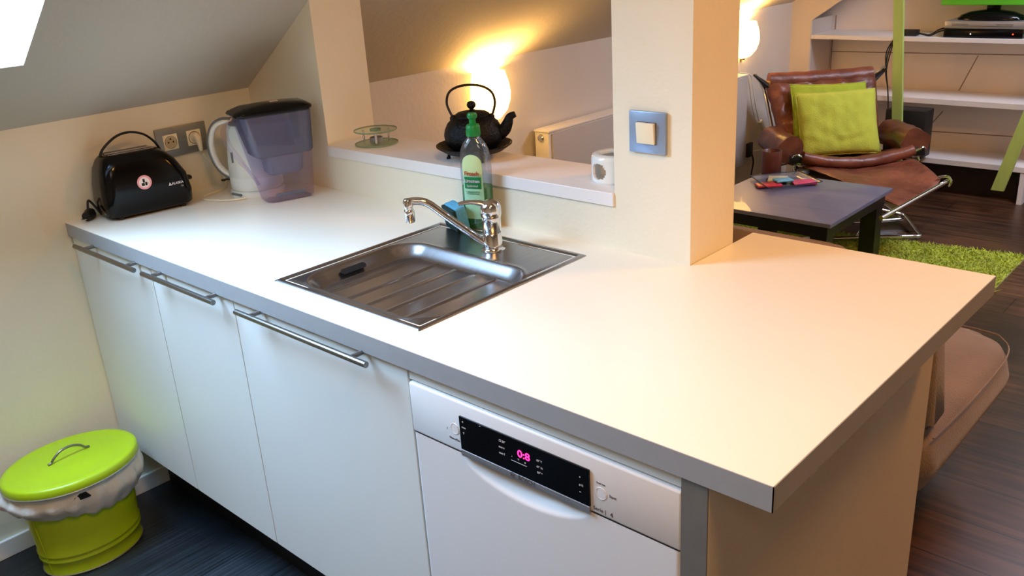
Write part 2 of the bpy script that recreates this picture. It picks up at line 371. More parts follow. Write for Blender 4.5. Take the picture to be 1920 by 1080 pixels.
cabinet(.002, .4763, (.113, .468, .053), 'white base cabinet beside the left wall, with the shortest bar handle')
cabinet(.4763, .8718, (.512, .854, .040), 'white base cabinet second from the left wall, between the other two')
cabinet(.8718, 1.4733, (.948, 1.402, .050), 'wide white base cabinet under the sink with the longest bar handle')
bm = B(); box(bm, (.002, .125, 0), (2.09, .14, DZ0-.002)); tag(obj('plinth', bm, M['dark'], None, False), 'black recessed plinth under the white cabinets', 'plinth')

# dishwasher
X0, X1 = 1.4763, 2.0690
t = thing('dishwasher', ((X0+X1)/2, .3, 0), 'white built-in dishwasher with black display between cabinet and grey strip', 'dishwasher')
bm = B(); box(bm, (X0, .045, .215), (X1, .58, .8625)); obj('body', bm, M['appl'], t, False)
bm = B(); box(bm, (X0-.001, YD+.002, .8635), (X1, .05, CT-.0405), .001); obj('top_rail', bm, M['front'], t, False)
bm = B(); box(bm, (X0, .005, .7555), (X1, .045, .8605), .005, 3); cp = obj('control_panel', bm, M['appl'], t)
def dfn(u, v):
    x = X0+(X1-X0)*u; z = .14+(.7548-.14)*v; y = .006
    e = min(x-X0, X1-x); 
    if e < .006: y += .006-math.sqrt(max(0, .006**2-(.006-e)**2))
    tt = (x-1.7515)/.150
    if abs(tt) < 1:
        zl = .7548-.050*(1-tt*tt)**.6
        if z > zl:
            k = min(1, (z-zl)/.040); y += .026*k*k*(3-2*k)*min(1, (1-abs(tt))/.10)
    return (x, y, z)
bm = B()
us = np.linspace(0, 1, 121); vs = np.concatenate([np.linspace(0, .88, 8), np.linspace(.89, 1, 30)])
V = [[bm.verts.new(dfn(u, v)) for v in vs] for u in us]
for i in range(len(us)-1):
    for j in range(len(vs)-1): bm.faces.new((V[i][j], V[i+1][j], V[i+1][j+1], V[i][j+1]))
back = {}
for i in range(len(us)): pass
obj('door', bm, M['appl'], t, True, 60)
bm = B(); box(bm, (1.611, .0015, .7665), (1.902, .008, .834), .001); dp = obj('display', bm, M['display'], t, False)
bm = B(); box(bm, (1.611, .0018, .7535), (1.902, .030, .7575)); box(bm, (1.611, .001, .7575), (1.902, .008, .7665), .001); obj('silver_strip', bm, M['alu'], t, False)
def face(x, z, y): return frame((x, y, z), (1, 0, 0), (0, -1, 0))
text('brand_lettering', 'BOSCH', M['print'], t, face(1.768, .7618, .0009), .0115, bold=.0003)
bm = B(); ringd(bm, face(1.7365, .7618, .0012), .0052, .0009, .0006); box(bm, (1.7343, .0004, .7598), (1.7351, .0010, .7638)); box(bm, (1.7379, .0004, .7598), (1.7387, .0010, .7638)); box(bm, (1.7343, .0004, .7615), (1.7387, .0010, .7621)); obj('brand_emblem', bm, M['print'], t, False)
text('digits', '0:8', M['pink'], dp, face(1.7645, .8095, .0011), .0195, bold=.0001, sx=1.2)
icons = [('o', 1.621, .8255, .006), ('menu', 1.6225, .8140, .0045), ('Y', 1.6215, .8020, .006), ('–', 1.664, .8315, .006), ('□ 50°', 1.716, .8195, .0058), ('auto 6', 1.714, .8075, .0052), ('auto 3', 1.714, .7955, .0052), ('▵', 1.737, .7985, .006), ('x', 1.752, .7980, .006), ('o', 1.767, .7970, .006), ('65° Y', 1.799, .8120, .0055), ('45° 1h', 1.799, .8000, .0052), ('50° *', 1.799, .7890, .0055), ('+', 1.884, .8150, .006), ('o h', 1.886, .8010, .0065), ('–', 1.884, .7880, .006)]
for s, x, z, h in icons: text('icon', s, M['printw'], dp, face(x, z, .0012), h)
bm = B(); box(bm, (1.735, .0010, .7905), (1.770, .0016, .7911)); obj('scale_line', bm, M['printw'], dp, False)
for x, z, nm in ((1.595, .801, 'power_button'), (1.923, .7985, 'start_button')):
    bm = B(); disc(bm, face(x, z, .0055), .0085, .0010, 28); ringd(bm, face(x, z, .0055), .0108, .0010, .0012, 28); obj(nm, bm, M['appl'], t)
for s, x, z, h, b_ in (('ı', 1.5745, .7965, .008, 0), ('SilencePlus', 1.592, .7790, .0060, 0), ('Reset 3sec', 1.923, .8165, .0040, 0), ('Start', 1.9455, .8005, .0070, 0), ('Serie |', 1.919, .7668, .0098, 0), ('4', 1.9425, .7668, .0105, .0003)):
    text('panel_lettering', s, M['print'], cp, face(x, z, .0048), h, bold=b_)
bm = B(); box(bm, (2.0695, .0025, 0), (2.1125, .0055, CT-.0405)); box(bm, (2.0695, .0055, 0), (2.0720, .10, CT-.0405)); tag(obj('corner_post', bm, M['greystrip'], None, False), 'grey metal corner strip between dishwasher and peninsula end panel', 'corner strip')
bm = B(); box(bm, (2.0960, .0060, 0), (2.1135, .93, CT-.0405), .0005); tag(obj('end_panel', bm, M['panel'], None, False), 'plain cream side panel closing the end of the peninsula', 'panel')
bm = B(); box(bm, (1.675, .912, 0), (2.0955, .93, CT-.0405), .001); tag(obj('back_panel', bm, M['panel'], None, False), 'cream rear panel of the peninsula behind the sofa', 'panel')

# ------------------------------------------------------------ sink
t = thing('kitchen_sink', ((S0+S1)/2, (T0+T1)/2, CT), 'stainless steel inset sink with ribbed draining basin, set in the white worktop', 'sink')
def sdf(x, y, cx, cy, hx, hy, r):
    qx = abs(x-cx)-hx+r; qy = abs(y-cy)-hy+r
    return math.hypot(max(qx, 0), max(qy, 0))+min(max(qx, qy), 0)-r
def ss(a, b, v): k = min(1, max(0, (v-a)/(b-a))); return k*k*(3-2*k)
SC = ((S0+S1)/2, (T0+T1)/2); SH = ((S1-S0)/2, (T1-T0)/2)
def sfn(u, v):
    x = S0+(S1-S0)*u; y = T0+(T1-T0)*v
    so_ = -sdf(x, y, SC[0], SC[1], SH[0], SH[1], .004)        # distance in from the outer edge
    z = .0006+.0030*ss(0, .004, so_)-.0042*ss(.010, .019, so_)+.0020*ss(.019, .032, so_)
    d = -sdf(x, y, 1.212, .268, .214, .170, .075)
    z -= .026*ss(-.004, .034, d); z += .0022*math.exp(-(d/.007)**2)
    if d > .02:
        k = ss(.026, .040, d)
        for gx in (1.075, 1.138, 1.201, 1.264, 1.327):
            e = (x-gx)/.0045
            if abs(e) < 3: z += .0028*math.exp(-e*e)*k*ss(.115, .150, y)*(1-ss(.395, .425, y))
    return (x, y, CT+z)
bm = grid(B(), sfn, 190, 170); obj('basin', bm, M['steel'], t, True, 80)
bm = B(); p = [(y, x) for x, y in rrect(.0075, .036, .0073, 5)]
Mx = frame((1.0215, .245, CT-.0098), (0, 1, 0), (.60, 0, .80))
loft(bm, [[Mx @ Vector((a, b, 0)) for a, b in p], [Mx @ Vector((a, b, .0012)) for a, b in p]]); obj('overflow_slot', bm, M['hole'], t, False)

# ------------------------------------------------------------ mixer tap
FB = Vector((1.229, .504, CT-.001)); D = Vector((-.74, -.67, 0)); D.normalize()
t = thing('mixer_tap', FB, 'chrome single lever mixer tap on the rear deck of the sink', 'tap')
bm = lathe(B(), [(0, 0), (.028, 0), (.0285, .003), (.0235, .006), (.0225, .010), (.0225, .044), (.0215, .045), (.0225, .046), (.0225, .080), (.0222, .083)], FB, 40); obj('body', bm, M['chrome'], t, True, 50)
bm = lathe(B(), [(.0222, .083), (.0245, .086), (.0250, .098), (.0235, .110), (.018, .119), (.009, .124), (0, .125)], FB, 40)
hm = B(); P0 = FB+Vector((0, 0, .106))
tube(hm, smooth_path([P0, P0+D*.020+Vector((0, 0, .010)), P0+D*.045+Vector((0, 0, .015)), P0+D*.074+Vector((0, 0, .012))], 6), [.014, .0075], 14, flat=(1.0, .55))
me = bpy.data.meshes.new('x'); hm.to_mesh(me); hm.free(); bm.from_mesh(me); obj('lever', bm, M['chrome'], t, True, 50)
def fp(s, z): return FB+D*s+Vector((0, 0, z))
bm = tube(B(), [fp(.012, .016), fp(.035, .032), fp(.075, .065), fp(.112, .096), fp(.135, .116), fp(.155, .128), fp(.178, .131), fp(.196, .129)], .0092, 16, sm=5)
obj('spout', bm, M['chrome'], t)
E0 = fp(.191, .126)
bm = lathe(B(), [(0, .012), (.010, .011), (.0125, .006), (.0125, -.006), (.0095, -.008), (.0095, -.014), (.0115, -.016), (.0120, -.020), (.0120, -.043), (.0100, -.046), (.0085, -.046), (.0085, -.030), (0, -.030)], E0, 28); obj('aerator', bm, M['chrome'], t)

# ------------------------------------------------------------ sponge, washing-up liquid
t = thing('sponge', (1.03, .575, CT), 'blue kitchen sponge with dark green scouring side, standing behind the tap', 'sponge')
Ms = frame((1.036, .570, CT+.0045), (.93, -.36, 0)) @ Matrix.Rotation(math.radians(10), 4, 'X')
def wob(bm, a, s):
    for v in bm.verts: v.co += Vector(noise.noise_vector(v.co*s))*a
bm = box(B(), (-.038, -.004, 0), (.038, .024, .062), .004, 2); bmesh.ops.subdivide_edges(bm, edges=bm.edges[:], cuts=3, use_grid_fill=True); wob(bm, .0012, 60); obj('foam', xf(bm, Ms), M['sponge'], t)
bm = box(B(), (-.038, -.013, 0), (.036, -.0035, .058), .002, 2); bmesh.ops.subdivide_edges(bm, edges=bm.edges[:], cuts=3, use_grid_fill=True); wob(bm, .0016, 90); obj('scourer', xf(bm, Ms), M['scour'], t)

BC = Vector((1.075, .617, CT)); BX = Vector((.80, .60, 0)).normalized(); BX = Vector((.93, .36, 0)).normalized()
t = thing('washing_up_liquid_bottle', BC, 'clear bottle of green washing-up liquid with green cap behind the tap', 'bottle')
Mb = frame(BC, BX)
def bring(hx, hy, z, n=36, p=2.6):
    o = []
    for k in range(n):
        a = 2*PI*k/n; c, s = math.cos(a), math.sin(a); o.append(Mb @ Vector((hx*abs(c)**(2/p)*(1 if c > 0 else -1), hy*abs(s)**(2/p)*(1 if s > 0 else -1), z)))
    return o
bp = [(.0370, .0235, 0), (.0395, .0255, .004), (.0395, .0255, .12), (.0400, .0255, .165), (.0392, .0245, .185), (.0360, .0225, .203), (.0290, .019, .219), (.0200, .0155, .230), (.0145, .0135, .236), (.0135, .0135, .243)]
bm = loft(B(), [bring(*q) for q in bp]); obj('bottle_body', bm, M['bottle'], t)
bm = loft(B(), [bring(hx-.0012, hy-.0012, z) for hx, hy, z in [(.0365, .0225, .002), (.0395, .0255, .006), (.0395, .0255, .112)]]); obj('liquid', bm, M['soap'], t)
Cc = Vector(BC)
bm = lathe(B(), [(0, .238), (.0175, .238), (.0185, .241), (.0175, .262), (.0150, .266), (.0085, .268), (.0080, .279), (.0125, .283), (.0130, .289), (.0105, .294), (0, .296)], Cc, 32); obj('cap', bm, M['green'], t, True, 50)
def ysurf(x, z):
    for (a, b, z0), (c, d, z1) in zip(bp, bp[1:]):
        if z0 <= z <= z1: k = (z-z0)/(z1-z0); hx = a+(c-a)*k; hy = b+(d-b)*k; break
    return -hy*(max(0, 1-abs(x/hx)**2.6))**(1/2.6)
def label(name, hw, z0, z1, m, off, arch=0, x0=0):
    bm = B(); nx, nz = 20, 24
    V = []
    for i in range(nx+1):
        row = []; x = x0-hw+2*hw*i/nx; k = abs((x-x0)/hw); zt = z1-arch*(1-math.sqrt(max(0, 1-k*k)))
        for j in range(nz+1): z = z0+(zt-z0)*j/nz; row.append(bm.verts.new(Mb @ Vector((x, ysurf(x, z)-off, z))))
        V.append(row)
    for i in range(nx):
        for j in range(nz): bm.faces.new((V[i][j], V[i+1][j], V[i+1][j+1], V[i][j+1]))
    return obj(name, bm, m, t)
lb = label('label', .0270, .030, .195, M['labm'], .0006, .024)
label('label_upper', .0265, .142, .1945, M['labl'], .0012, .0235)
label('label_band', .0225, .109, .139, M['printg'], .0016)
def bface(x, z, off=.0022): return Mb @ frame((x, ysurf(x, z)-off, z), (1, 0, 0), (0, -1, 0))
text('brand_lettering', 'Frosch', M['printr'], lb, bface(0, .148, .0036), .0145, bold=.0004)
text('lettering', 'Limonen', M['printw'], lb, bface(0, .129, .0036), .0118, bold=.0002)
text('lettering', 'Spülmittel', M['printw'], lb, bface(0, .1165, .0036), .0075)
text('fine_print', 'Für hygienische Sauberkeit', M['printg'], lb, bface(0, .102, .003), .0036)
text('fine_print', 'mit natürlichem Extrakt', M['printg'], lb, bface(0, .097, .003), .0036)

# ------------------------------------------------------------ toaster
tx = Vector((.085, .205, CT)); ta = Vector((.13, .99, 0)).normalized(); Mt = frame(tx, ta)      # local x along the body, local -y faces the room
t = thing('toaster', tx, 'black glossy two-slot toaster with a round pink sticker near the left wall', 'toaster')
rows = []
for z, hx, hy, cx in ((.008, .118, .060, .006), (.014, .126, .066, .004), (.05, .130, .071, .002), (.10, .124, .070, .000), (.145, .108, .063, -.008), (.168, .092, .054, -.014), (.178, .082, .045, -.017), (.182, .070, .036, -.018)):
    rows.append([Mt @ Vector((x+cx, y, z)) for x, y in rrect(hx, hy, min(hy, .036), 8)])
bm = loft(B(), rows); body = obj('body', bm, M['blackp'], t, True, 50)
bm = B()
for s in (-.017, .017): loft(bm, [[Mt @ Vector((x-.018, y+s, z)) for x, y in rrect(.064, .009, .006, 4)] for z in (.1822, .1832)])
obj('slot', bm, M['hole'], t, False)
bm = B()
for s in (-.0275, -.0065, .0065, .0275): tube(bm, [Mt @ Vector((-.082, s, .1835)), Mt @ Vector((.046, s, .1835))], .0013, 6)
obj('slot_rim', bm, M['alu'], t)
bm = tube(B(), [Mt @ Vector((x, 0, z)) for x, z in ((-.100, .168), (-.085, .197), (-.045, .226), (-.005, .234), (.035, .222), (.062, .196), (.075, .170))], .0042, 10, sm=6, flat=(1.6, .8)); obj('warming_bracket', bm, M['blackm'], t)
bm = box(B(), (.118, -.014, .066), (.150, .014, .078), .005, 3); obj('lever', xf(bm, Mt), M['blackm'], t)
bm = B()
for a in (-.085, .095):
    for b in (-.045, .045): obj('foot', lathe(B(), [(0, 0), (.009, 0), (.010, .010), (0, .010)], Mt @ Vector((a, b, 0)), 12), M['blackm'], t)
def tface(x, z, off): 
    k = .071 if z < .07 else .071-(z-.05)*.03
    return Mt @ frame((x, -k-off, z), (1, 0, 0), (0, -1, .05))
bm = disc(B(), tface(-.010, .098, .0006), .0205, .0008, 32); st = obj('sticker', bm, M['stick'], t, False)
bm = disc(B(), tface(-.010, .098, .0015), .0150, .0004, 32); obj('sticker_centre', bm, M['stickw'], st, False)
bm = B(); q = tface(-.010, .098, .0020)
box(bm, (-.0045, 0, 0), (.0015, .0105, .0004)); box(bm, (-.009, -.0095, 0), (-.0005, -.0010, .0004)); box(bm, (.0012, -.009, 0), (.0068, .0002, .0004)); xf(bm, q); ringd(bm, q @ Matrix.Translation((.0068, -.004, 0)), .0030, .001, .0004, 16); obj('sticker_print', bm, M['hole'], st, False)
text('brand_lettering', 'ALASKA', M['printw'], t, tface(.082, .078, .0035) @ Matrix.Rotation(0, 4, 'Z'), .0095, bold=.0003)
text('model_lettering', 'TA', M['printw'], t, tface(.094, .067, .0035), .0065)
bm = B(); q = tface(.060, .0775, .003); prism(bm, [q @ Vector(v) for v in ((-.005, -.0035, 0), (.005, -.0035, 0), (0, .006, 0))], q.to_3x3() @ Vector((0, 0, .0005))); obj('brand_emblem', bm, M['printw'], t, False)
# its mains plug lying by the wall, with the lead
bm = tube(B(), [(.045, .045, CT+.0135), (.028, .066, CT+.016)], [.013, .017], 14); box(bm, (.018, .050, CT+.001), (.040, .078, CT+.030), .008, 3)
pl = obj('mains_plug', bm, M['blackm'], t)
bm = tube(B(), [(.030, .060, CT+.028), (.031, .066, CT+.055), (.032, .078, CT+.040), (.04, .092, CT+.008)], .0034, 8, sm=6); obj('power_cord', bm, M['blackm'], t)
bm = B()
for dx in (-.006, .006): tube(bm, [(.045+dx*.8, .045+dx*.5, CT+.012), (.058+dx*.8, .031+dx*.5, CT+.011)], .0022, 8)
obj('plug_pin', bm, M['chrome'], pl)

# ------------------------------------------------------------ kettle
KC = Vector((.212, .512, CT)); t = thing('electric_kettle', KC, 'white cordless electric kettle with grey-edged loop handle behind the filter jug', 'kettle')
bm = lathe(B(), [(0, 0), (.080, 0), (.083, .004), (.082, .016), (.074, .020), (0, .020)], KC, 48); bs = obj('power_base', bm, M['whitep'], t, True, 50)
bm = lathe(B(), [(0, .021), (.076, .021), (.079, .026), (.079, .058), (.0775, .060), (.0775, .0615), (.079, .063), (.077, .10), (.071, .16), (.066, .205), (.062, .214), (.05, .220), (0, .222)], KC, 48); obj('body', bm, M['whitep'], t, True, 50)
bm = lathe(B(), [(.058, .2165), (.056, .224), (.03, .231), (0, .233)], KC, 40); obj('lid', bm, M['greyp'], t)
HD = D
def kp(s, z, o=0): return KC+HD*s+Vector((0, 0, z))
hpts = [kp(.045, .224), kp(.078, .223), kp(.104, .208), kp(.119, .175), kp(.121, .135), kp(.112, .098), kp(.096, .073), kp(.076, .058)]
bm = tube(B(), hpts, .0125, 14, sm=6, flat=(1.0, .65)); hd = obj('handle', bm, M['whitep'], t)
bm = tube(B(), [kp(.050, .232)]+[p_+(p_-kp(.06, .14)).normalized()*.0095 for p_ in hpts[1:]], .0085, 12, sm=6, flat=(1.35, .5)); obj('handle_grip', bm, M['greyp'], hd)
W = Vector((.67, -.74, 0)); fd = (W*.80+HD*.60).normalized()
Mw = frame(KC+fd*.0745+Vector((0, 0, .115)), Vector((0, 0, 1)), fd)
bm = B(); loft(bm, [[Mw @ Vector((a, b, h)) for a, b in rrect(.026, .0045, .0044, 5)] for h in (-.004, .0015)]); obj('water_gauge', bm, M['greyp'], t)
bm = B(); loft(bm, [[frame(KC+fd*.079+Vector((0, 0, .012)), Vector((-fd.y, fd.x, 0)), fd) @ Vector((a, b, h)) for a, b in rrect(.024, .004, .0039, 5)] for h in (-.003, .0035)]); obj('base_badge', bm, M['greyp'], bs)
bm = tube(B(), [kp(.079, .045), kp(.094, .046), kp(.104, .044)], .0028, 8); box(bm, tuple(kp(.104, .044)-Vector((.006, .006, .003))), tuple(kp(.104, .044)+Vector((.006, .006, .003))), .002); obj('switch', bm, M['blackm'], t)
cz = CT+.0035
bm = tube(B(), [(.255, .440, cz), (.235, .405, cz), (.19, .372, cz), (.14, .362, cz), (.108, .385, cz), (.098, .425, cz), (.088, .455, cz), (.060, .490, cz), (.035, .500, .96), (.030, .495, 1.00), (.034, .465, 1.015), (.034, .445, 1.045)], .003, 8, sm=7); obj('power_cord', bm, M['cream'], t)
bm = tube(B(), [(.012, .437, 1.100), (.026, .437, 1.100), (.033, .438, 1.085), (.034, .440, 1.056)], [.014, .006], 14, sm=3); pg = obj('mains_plug', bm, M['cream'], t)

# ------------------------------------------------------------ water filter jug
JA = Vector((.27, .963, 0)).normalized(); JC = Vector((.352, .522, CT)); Mj = frame(JC, JA)
t = thing('water_filter_jug', JC, 'lilac-tinted clear water filter jug with black lid in the corner of worktop', 'jug')
def jr(x0, x1, hy, z, r=.026): return [Mj @ Vector((x+(x0+x1)/2, y, z)) for x, y in rrect((x1-x0)/2, hy, min(r, hy*.95), 7)]
def jx(k): return (-.072-.050*k, .078+.020*k)
zs = [0, .006, .03, .1, .2, .265]
bm = loft(B(), [jr(jx(z/.265)[0]+(.006 if z == 0 else 0), jx(z/.265)[1]-(.006 if z == 0 else 0), .044+.012*z/.265-(.005 if z == 0 else 0), z) for z in zs], True, False)
thicken(bm, .002); obj('jug_body', bm, M['jug'], t)
bm = loft(B(), [jr(*q) for q in ((-.080, .085, .042, .137, .018), (-.088, .089, .048, .144, .018), (-.117, .095, .053, .258, .018))]); obj('funnel', bm, M['funnel'], t)
bm = loft(B(), [jr(-.045, .047, .033, .080, .02), jr(-.052, .054, .036, .086, .02), jr(-.056, .060, .039, .137, .02)]); obj('filter_cartridge', bm, M['funnel2'], t)
bm = loft(B(), [jr(-.128, .098, .058, .262), jr(-.132, .102, .060, .268), jr(-.128, .100, .058, .274), jr(-.100, .085, .048, .284), jr(-.05, .05, .025, .289)]); ld = obj('lid', bm, M['blackp'], t, True, 50)
bm = box(B(), (-.012, -.010, .287), (.012, .010, .2925), .002); obj('lid_knob', xf(bm, Mj), M['alu'], ld)
for off in (0, 1):
    pts = [(-.110+.010*off, .250), (-.140+.008*off, .246-.006*off), (-.158+.012*off, .222-.004*off), (-.154+.012*off, .185), (-.130+.010*off, .140), (-.100, .095), (-.080, .055)]
    bm = tube(B(), [Mj @ Vector((a, 0, b)) for a, b in pts], .0065 if off == 0 else .0045, 12, sm=6, flat=(1.8, .8)); obj('handle', bm, M['jug'], t)
bm = box(B(), (-.045, -.0465, .018), (.045, -.0445, .028), .0008); obj('base_mark', xf(bm, Mj), M['funnel2'], t)

# ------------------------------------------------------------ sockets and switch
t = thing('double_socket', (0, .398, 1.095), 'grey double wall socket plate behind toaster and kettle', 'socket')
bm = box(B(), (.0002, .314, 1.050), (.009, .482, 1.140), .002); obj('plate', bm, M['plateg'], t)
for y in (.358, .437):
    bm = box(B(), (.006, y-.0235, 1.0725), (.0115, y+.0235, 1.1195), .001); s_ = obj('socket_insert', bm, M['cream'], t)
    Mx = frame((.0112, y, 1.096), (0, 1, 0), (1, 0, 0))
    bm = ringd(B(), Mx, .0195, .0015, .0014, 28); obj('socket_ring', bm, M['print'], s_)
    if y < .4:
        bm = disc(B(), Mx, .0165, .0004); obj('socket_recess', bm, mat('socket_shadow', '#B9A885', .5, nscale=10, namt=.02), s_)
        bm = B()
        for a, b in ((-.008, 0), (.008, 0), (0, .010)): disc(bm, frame((.0116, y+a, 1.096+b), (0, 1, 0), (1, 0, 0)), .0028, .0005, 10)
        obj('socket_hole', bm, M['hole'], s_)
t = thing('light_switch', (1.567, YW, 1.212), 'square grey-blue light switch with cream rocker on the pillar', 'switch')
bm = box(B(), (1.522, YW-.010, 1.168), (1.615, YW-.0003, 1.258), .002); obj('plate', bm, M['plate'], t)
bm = box(B(), (1.5445, YW-.0115, 1.189), (1.5925, YW-.009, 1.236)); obj('rocker_frame', bm, M['print'], t, False)
bm = box(B(), (-.0225, -.004, -.0225), (.0225, .004, .0225), .001); xf(bm, Matrix.Translation((1.5685, YW-.0145, 1.2125)) @ Matrix.Rotation(math.radians(5), 4, 'X')); obj('rocker', bm, M['cream'], t)

# ------------------------------------------------------------ things on the sill
SZ = CT+.1357
GC = Vector((.520, .752, SZ)); t = thing('glass_warmer', GC, 'round clear glass tealight warmer at the left end of the sill', 'warmer')
for z in (0, .040):
    bm = lathe(B(), [(.016 if z else 0, z), (.062, z), (.0645, z+.0015), (.0645, z+.0040), (.062, z+.0055), (.016 if z else 0, z+.0055)]+([(.016, z)] if z else []), GC, 56); g_ = obj('glass_disc', bm, M['glassc'], t)
    bm = lathe(B(), [(.0642, z+.0008), (.0652, z+.0014), (.0652, z+.0042), (.0642, z+.0048)], GC, 56); obj('glass_edge', bm, M['glassg'], g_)
bm = lathe(B(), [(.016, .0402), (.0168, .0402), (.0168, .0456), (.016, .0456)], GC, 40); obj('hole_edge', bm, M['glassg'], t)
for a in (200, 320, 80):
    p_ = GC+Vector((.044*math.cos(math.radians(a)), .044*math.sin(math.radians(a)), .0055)); bm = lathe(B(), [(0, 0), (.0035, 0), (.0035, .0345), (0, .0345)], p_, 14); obj('post', bm, M['chrome'], t)
bm = lathe(B(), [(0, .0056), (.0185, .0056), (.020, .0065), (.020, .021), (.0185, .021), (.0185, .011), (0, .011)], GC, 32); obj('candle_cup', bm, M['alu'], t)

TC = Vector((.925, .765, SZ)); t = thing('tea_tray', TC, 'black iron round stand on three feet beneath the teapot', 'stand')
bm = lathe(B(), [(0, .014), (.055, .014), (.080, .020), (.098, .032), (.104, .036), (.1045, .039), (.100, .039), (.080, .027), (.055, .020), (0, .020)], TC, 56); obj('dish', bm, M['iron'], t, True, 60)
for a in (222, 330, 102):
    d_ = Vector((math.cos(math.radians(a)), math.sin(math.radians(a)), 0)); bm = tube(B(), [TC+d_*.058+Vector((0, 0, .017)), TC+d_*.072+Vector((0, 0, .010)), TC+d_*.070+Vector((0, 0, .0035)), TC+d_*.078+Vector((0, 0, .0030))], .0036, 8, sm=4)
    if math.sin(math.radians(a)) > -.8 or True: obj('leg', bm, M['iron'], t)
TZ = Vector((TC.x, TC.y, SZ+.0205)); t = thing('teapot', TZ, 'black cast iron teapot with arched handle on the sill', 'teapot')
bm = lathe(B(), [(0, 0), (.050, 0), (.060, .004), (.074, .020), (.079, .036), (.080, .046), (.077, .060), (.069, .076), (.056, .088), (.046, .092), (.044, .094)], TZ, 56)
obj('body', bm, M['iron'], t)
bm = lathe(B(), [(.047, .0925), (.0475, .098), (.040, .103), (.022, .107), (.008, .108), (.0055, .112), (.0115, .118), (.0125, .124), (.0095, .131), (0, .134)], TZ, 40); obj('lid', bm, M['iron'], t, True, 60)
SD = Vector((.78, .62, 0)).normalized()
bm = tube(B(), [TZ+SD*.062+Vector((0, 0, .040)), TZ+SD*.084+Vector((0, 0, .052)), TZ+SD*.095+Vector((0, 0, .070)), TZ+SD*.102+Vector((0, 0, .086)), TZ+SD*.117+Vector((0, 0, .093))], [.021, .0075], 16, sm=6); obj('spout', bm, M['iron'], t)
bm = tube(B(), [TZ+SD*a+Vector((0, 0, b)) for a, b in ((-.050, .088), (-.060, .108), (-.066, .132), (-.058, .158), (-.034, .172), (0, .176), (.034, .170), (.057, .154), (.064, .130), (.060, .108), (.052, .088))], .0042, 12, sm=5, flat=(1.2, .8)); obj('handle', bm, mat('bronze_iron', '#2A1A14', .35, .3, nscale=20, namt=.2), t)
bm = B()
for s in (-1, 1): obj('handle_lug', lathe(B(), [(0, -.006), (.009, -.004), (.009, .006), (.004, .012), (0, .012)], TZ+SD*(.052*s)+Vector((0, 0, .086)), 14), M['iron'], t)

WC = Vector((1.402, .758, SZ)); t = thing('ceramic_warmer', WC, 'white ceramic tealight warmer at the right end of the sill', 'warmer')
bm = B(); n1, n2 = 96, 30; Rw = .055; Hw = .064; rows = []
for j in range(n2+1):
    z = Hw*j/n2; r = Rw-.004*max(0, (z-.052)/.012)**2-.003*max(0, (.006-z)/.006)**2
    rows.append([bm.verts.new(WC+Vector((r*math.cos(2*PI*i/n1), r*math.sin(2*PI*i/n1), z))) for i in range(n1)])
for j in range(n2):
    for i in range(n1):
        a = 2*PI*(i+.5)/n1; z = Hw*(j+.5)/n2; skip = False
        for a0 in (math.radians(262), math.radians(142), math.radians(22)):
            da = (a-a0+PI) % (2*PI)-PI
            if abs(da*Rw/.021)**2.6+abs((z-.030)/.0185)**2.6 < 1: skip = True
        if not skip: bm.faces.new((rows[j][i], rows[j][(i+1) % n1], rows[j+1][(i+1) % n1], rows[j+1][i]))
bmesh.ops.delete(bm, geom=[v for v in bm.verts if not v.link_faces], context='VERTS'); thicken(bm, .005); obj('wall', bm, M['ceram'], t, True, 50)
bm = lathe(B(), [(.033, .058), (.050, .058), (.052, .064), (.046, .067), (.035, .066), (.033, .063), (.033, .058)], WC, 48); obj('rim', bm, M['ceram'], t)
bm = lathe(B(), [(0, .0005), (.050, .0005), (.050, .005), (0, .005)], WC, 40); obj('base', bm, M['ceram'], t)
bm = lathe(B(), [(0, .0055), (.019, .0055), (.0195, .018), (.018, .018), (.018, .014), (0, .014)], WC, 28); obj('tealight', bm, M['alu'], t)

# ------------------------------------------------------------ radiator, lamps
t = thing('radiator', (-.06, 3.08, .24), 'long white panel radiator under the sloping roof in the living room', 'radiator')
bm = box(B(), (-.095, 2.165, .24), (-.012, 4.0, .785), .003); obj('body', bm, M['white'], t)
bm = box(B(), (-.012, 2.185, .245), (-.003, 3.995, .775), .002); obj('front_panel', bm, mat('grey_radiator_front', '#C4BFBA', .5, nscale=4, namt=.02), t)
bm = box(B(), (-.097, 2.160, .783), (-.003, 4.002, .793), .002); obj('top_cover', bm, M['white'], t)
kx = frame((-.056, 2.1655, .757), (1, 0, 0), (0, -1, 0)); bm = lathe(B(), [(0, 0), (.016, 0), (.017, .004), (.013, .012), (0, .014)], (0, 0, 0), 24); kn = obj('thermostat_knob', xf(bm, kx), M['chrome'], t)
bm = box(B(), (-.075, 2.163, .655), (-.035, 2.166, .660)); obj('side_slot', bm, M['print'], t, False)
def sconce(y, z0, label):
    t = thing('wall_lamp', (-.112, y, z0), label, 'lamp', 'glass bowl wall lamps')
    prof = [(.016, .0), (.045, .014), (.072, .048), (.086, .090), (.089, .125), (.084, .165), (.074, .200), (.070, .215)]
    bm = lathe(B(), prof, (-.105, y, z0), 30, sx=1.15, sy=1.05, a0=-PI/2, a1=PI/2); thicken(bm, .004); obj('glass_shade', bm, M['lampshade'], t)
    bm = lathe(B(), [(0, -.010), (.012, -.008), (.018, .003), (0, .006)], (-.099, y, z0), 20); obj('finial', bm, M['brass'], t)
    bm = box(B(), (-.1115, y-.03, z0+.04), (-.104, y+.03, z0+.14), .003); obj('wall_mount', bm, M['brass'], t)
    l = bpy.data.lights.new('bulb', 'POINT'); l.energy = 13.0; l.color = lin('#FFC570')[:3]; l.shadow_soft_size = .02
    o = bpy.data.objects.new('bulb_light', l); COL.objects.link(o); o.location = (.05, 0, .19); o.parent = t
sconce(1.885, .880, 'lit glass bowl wall lamp glowing behind the teapot')
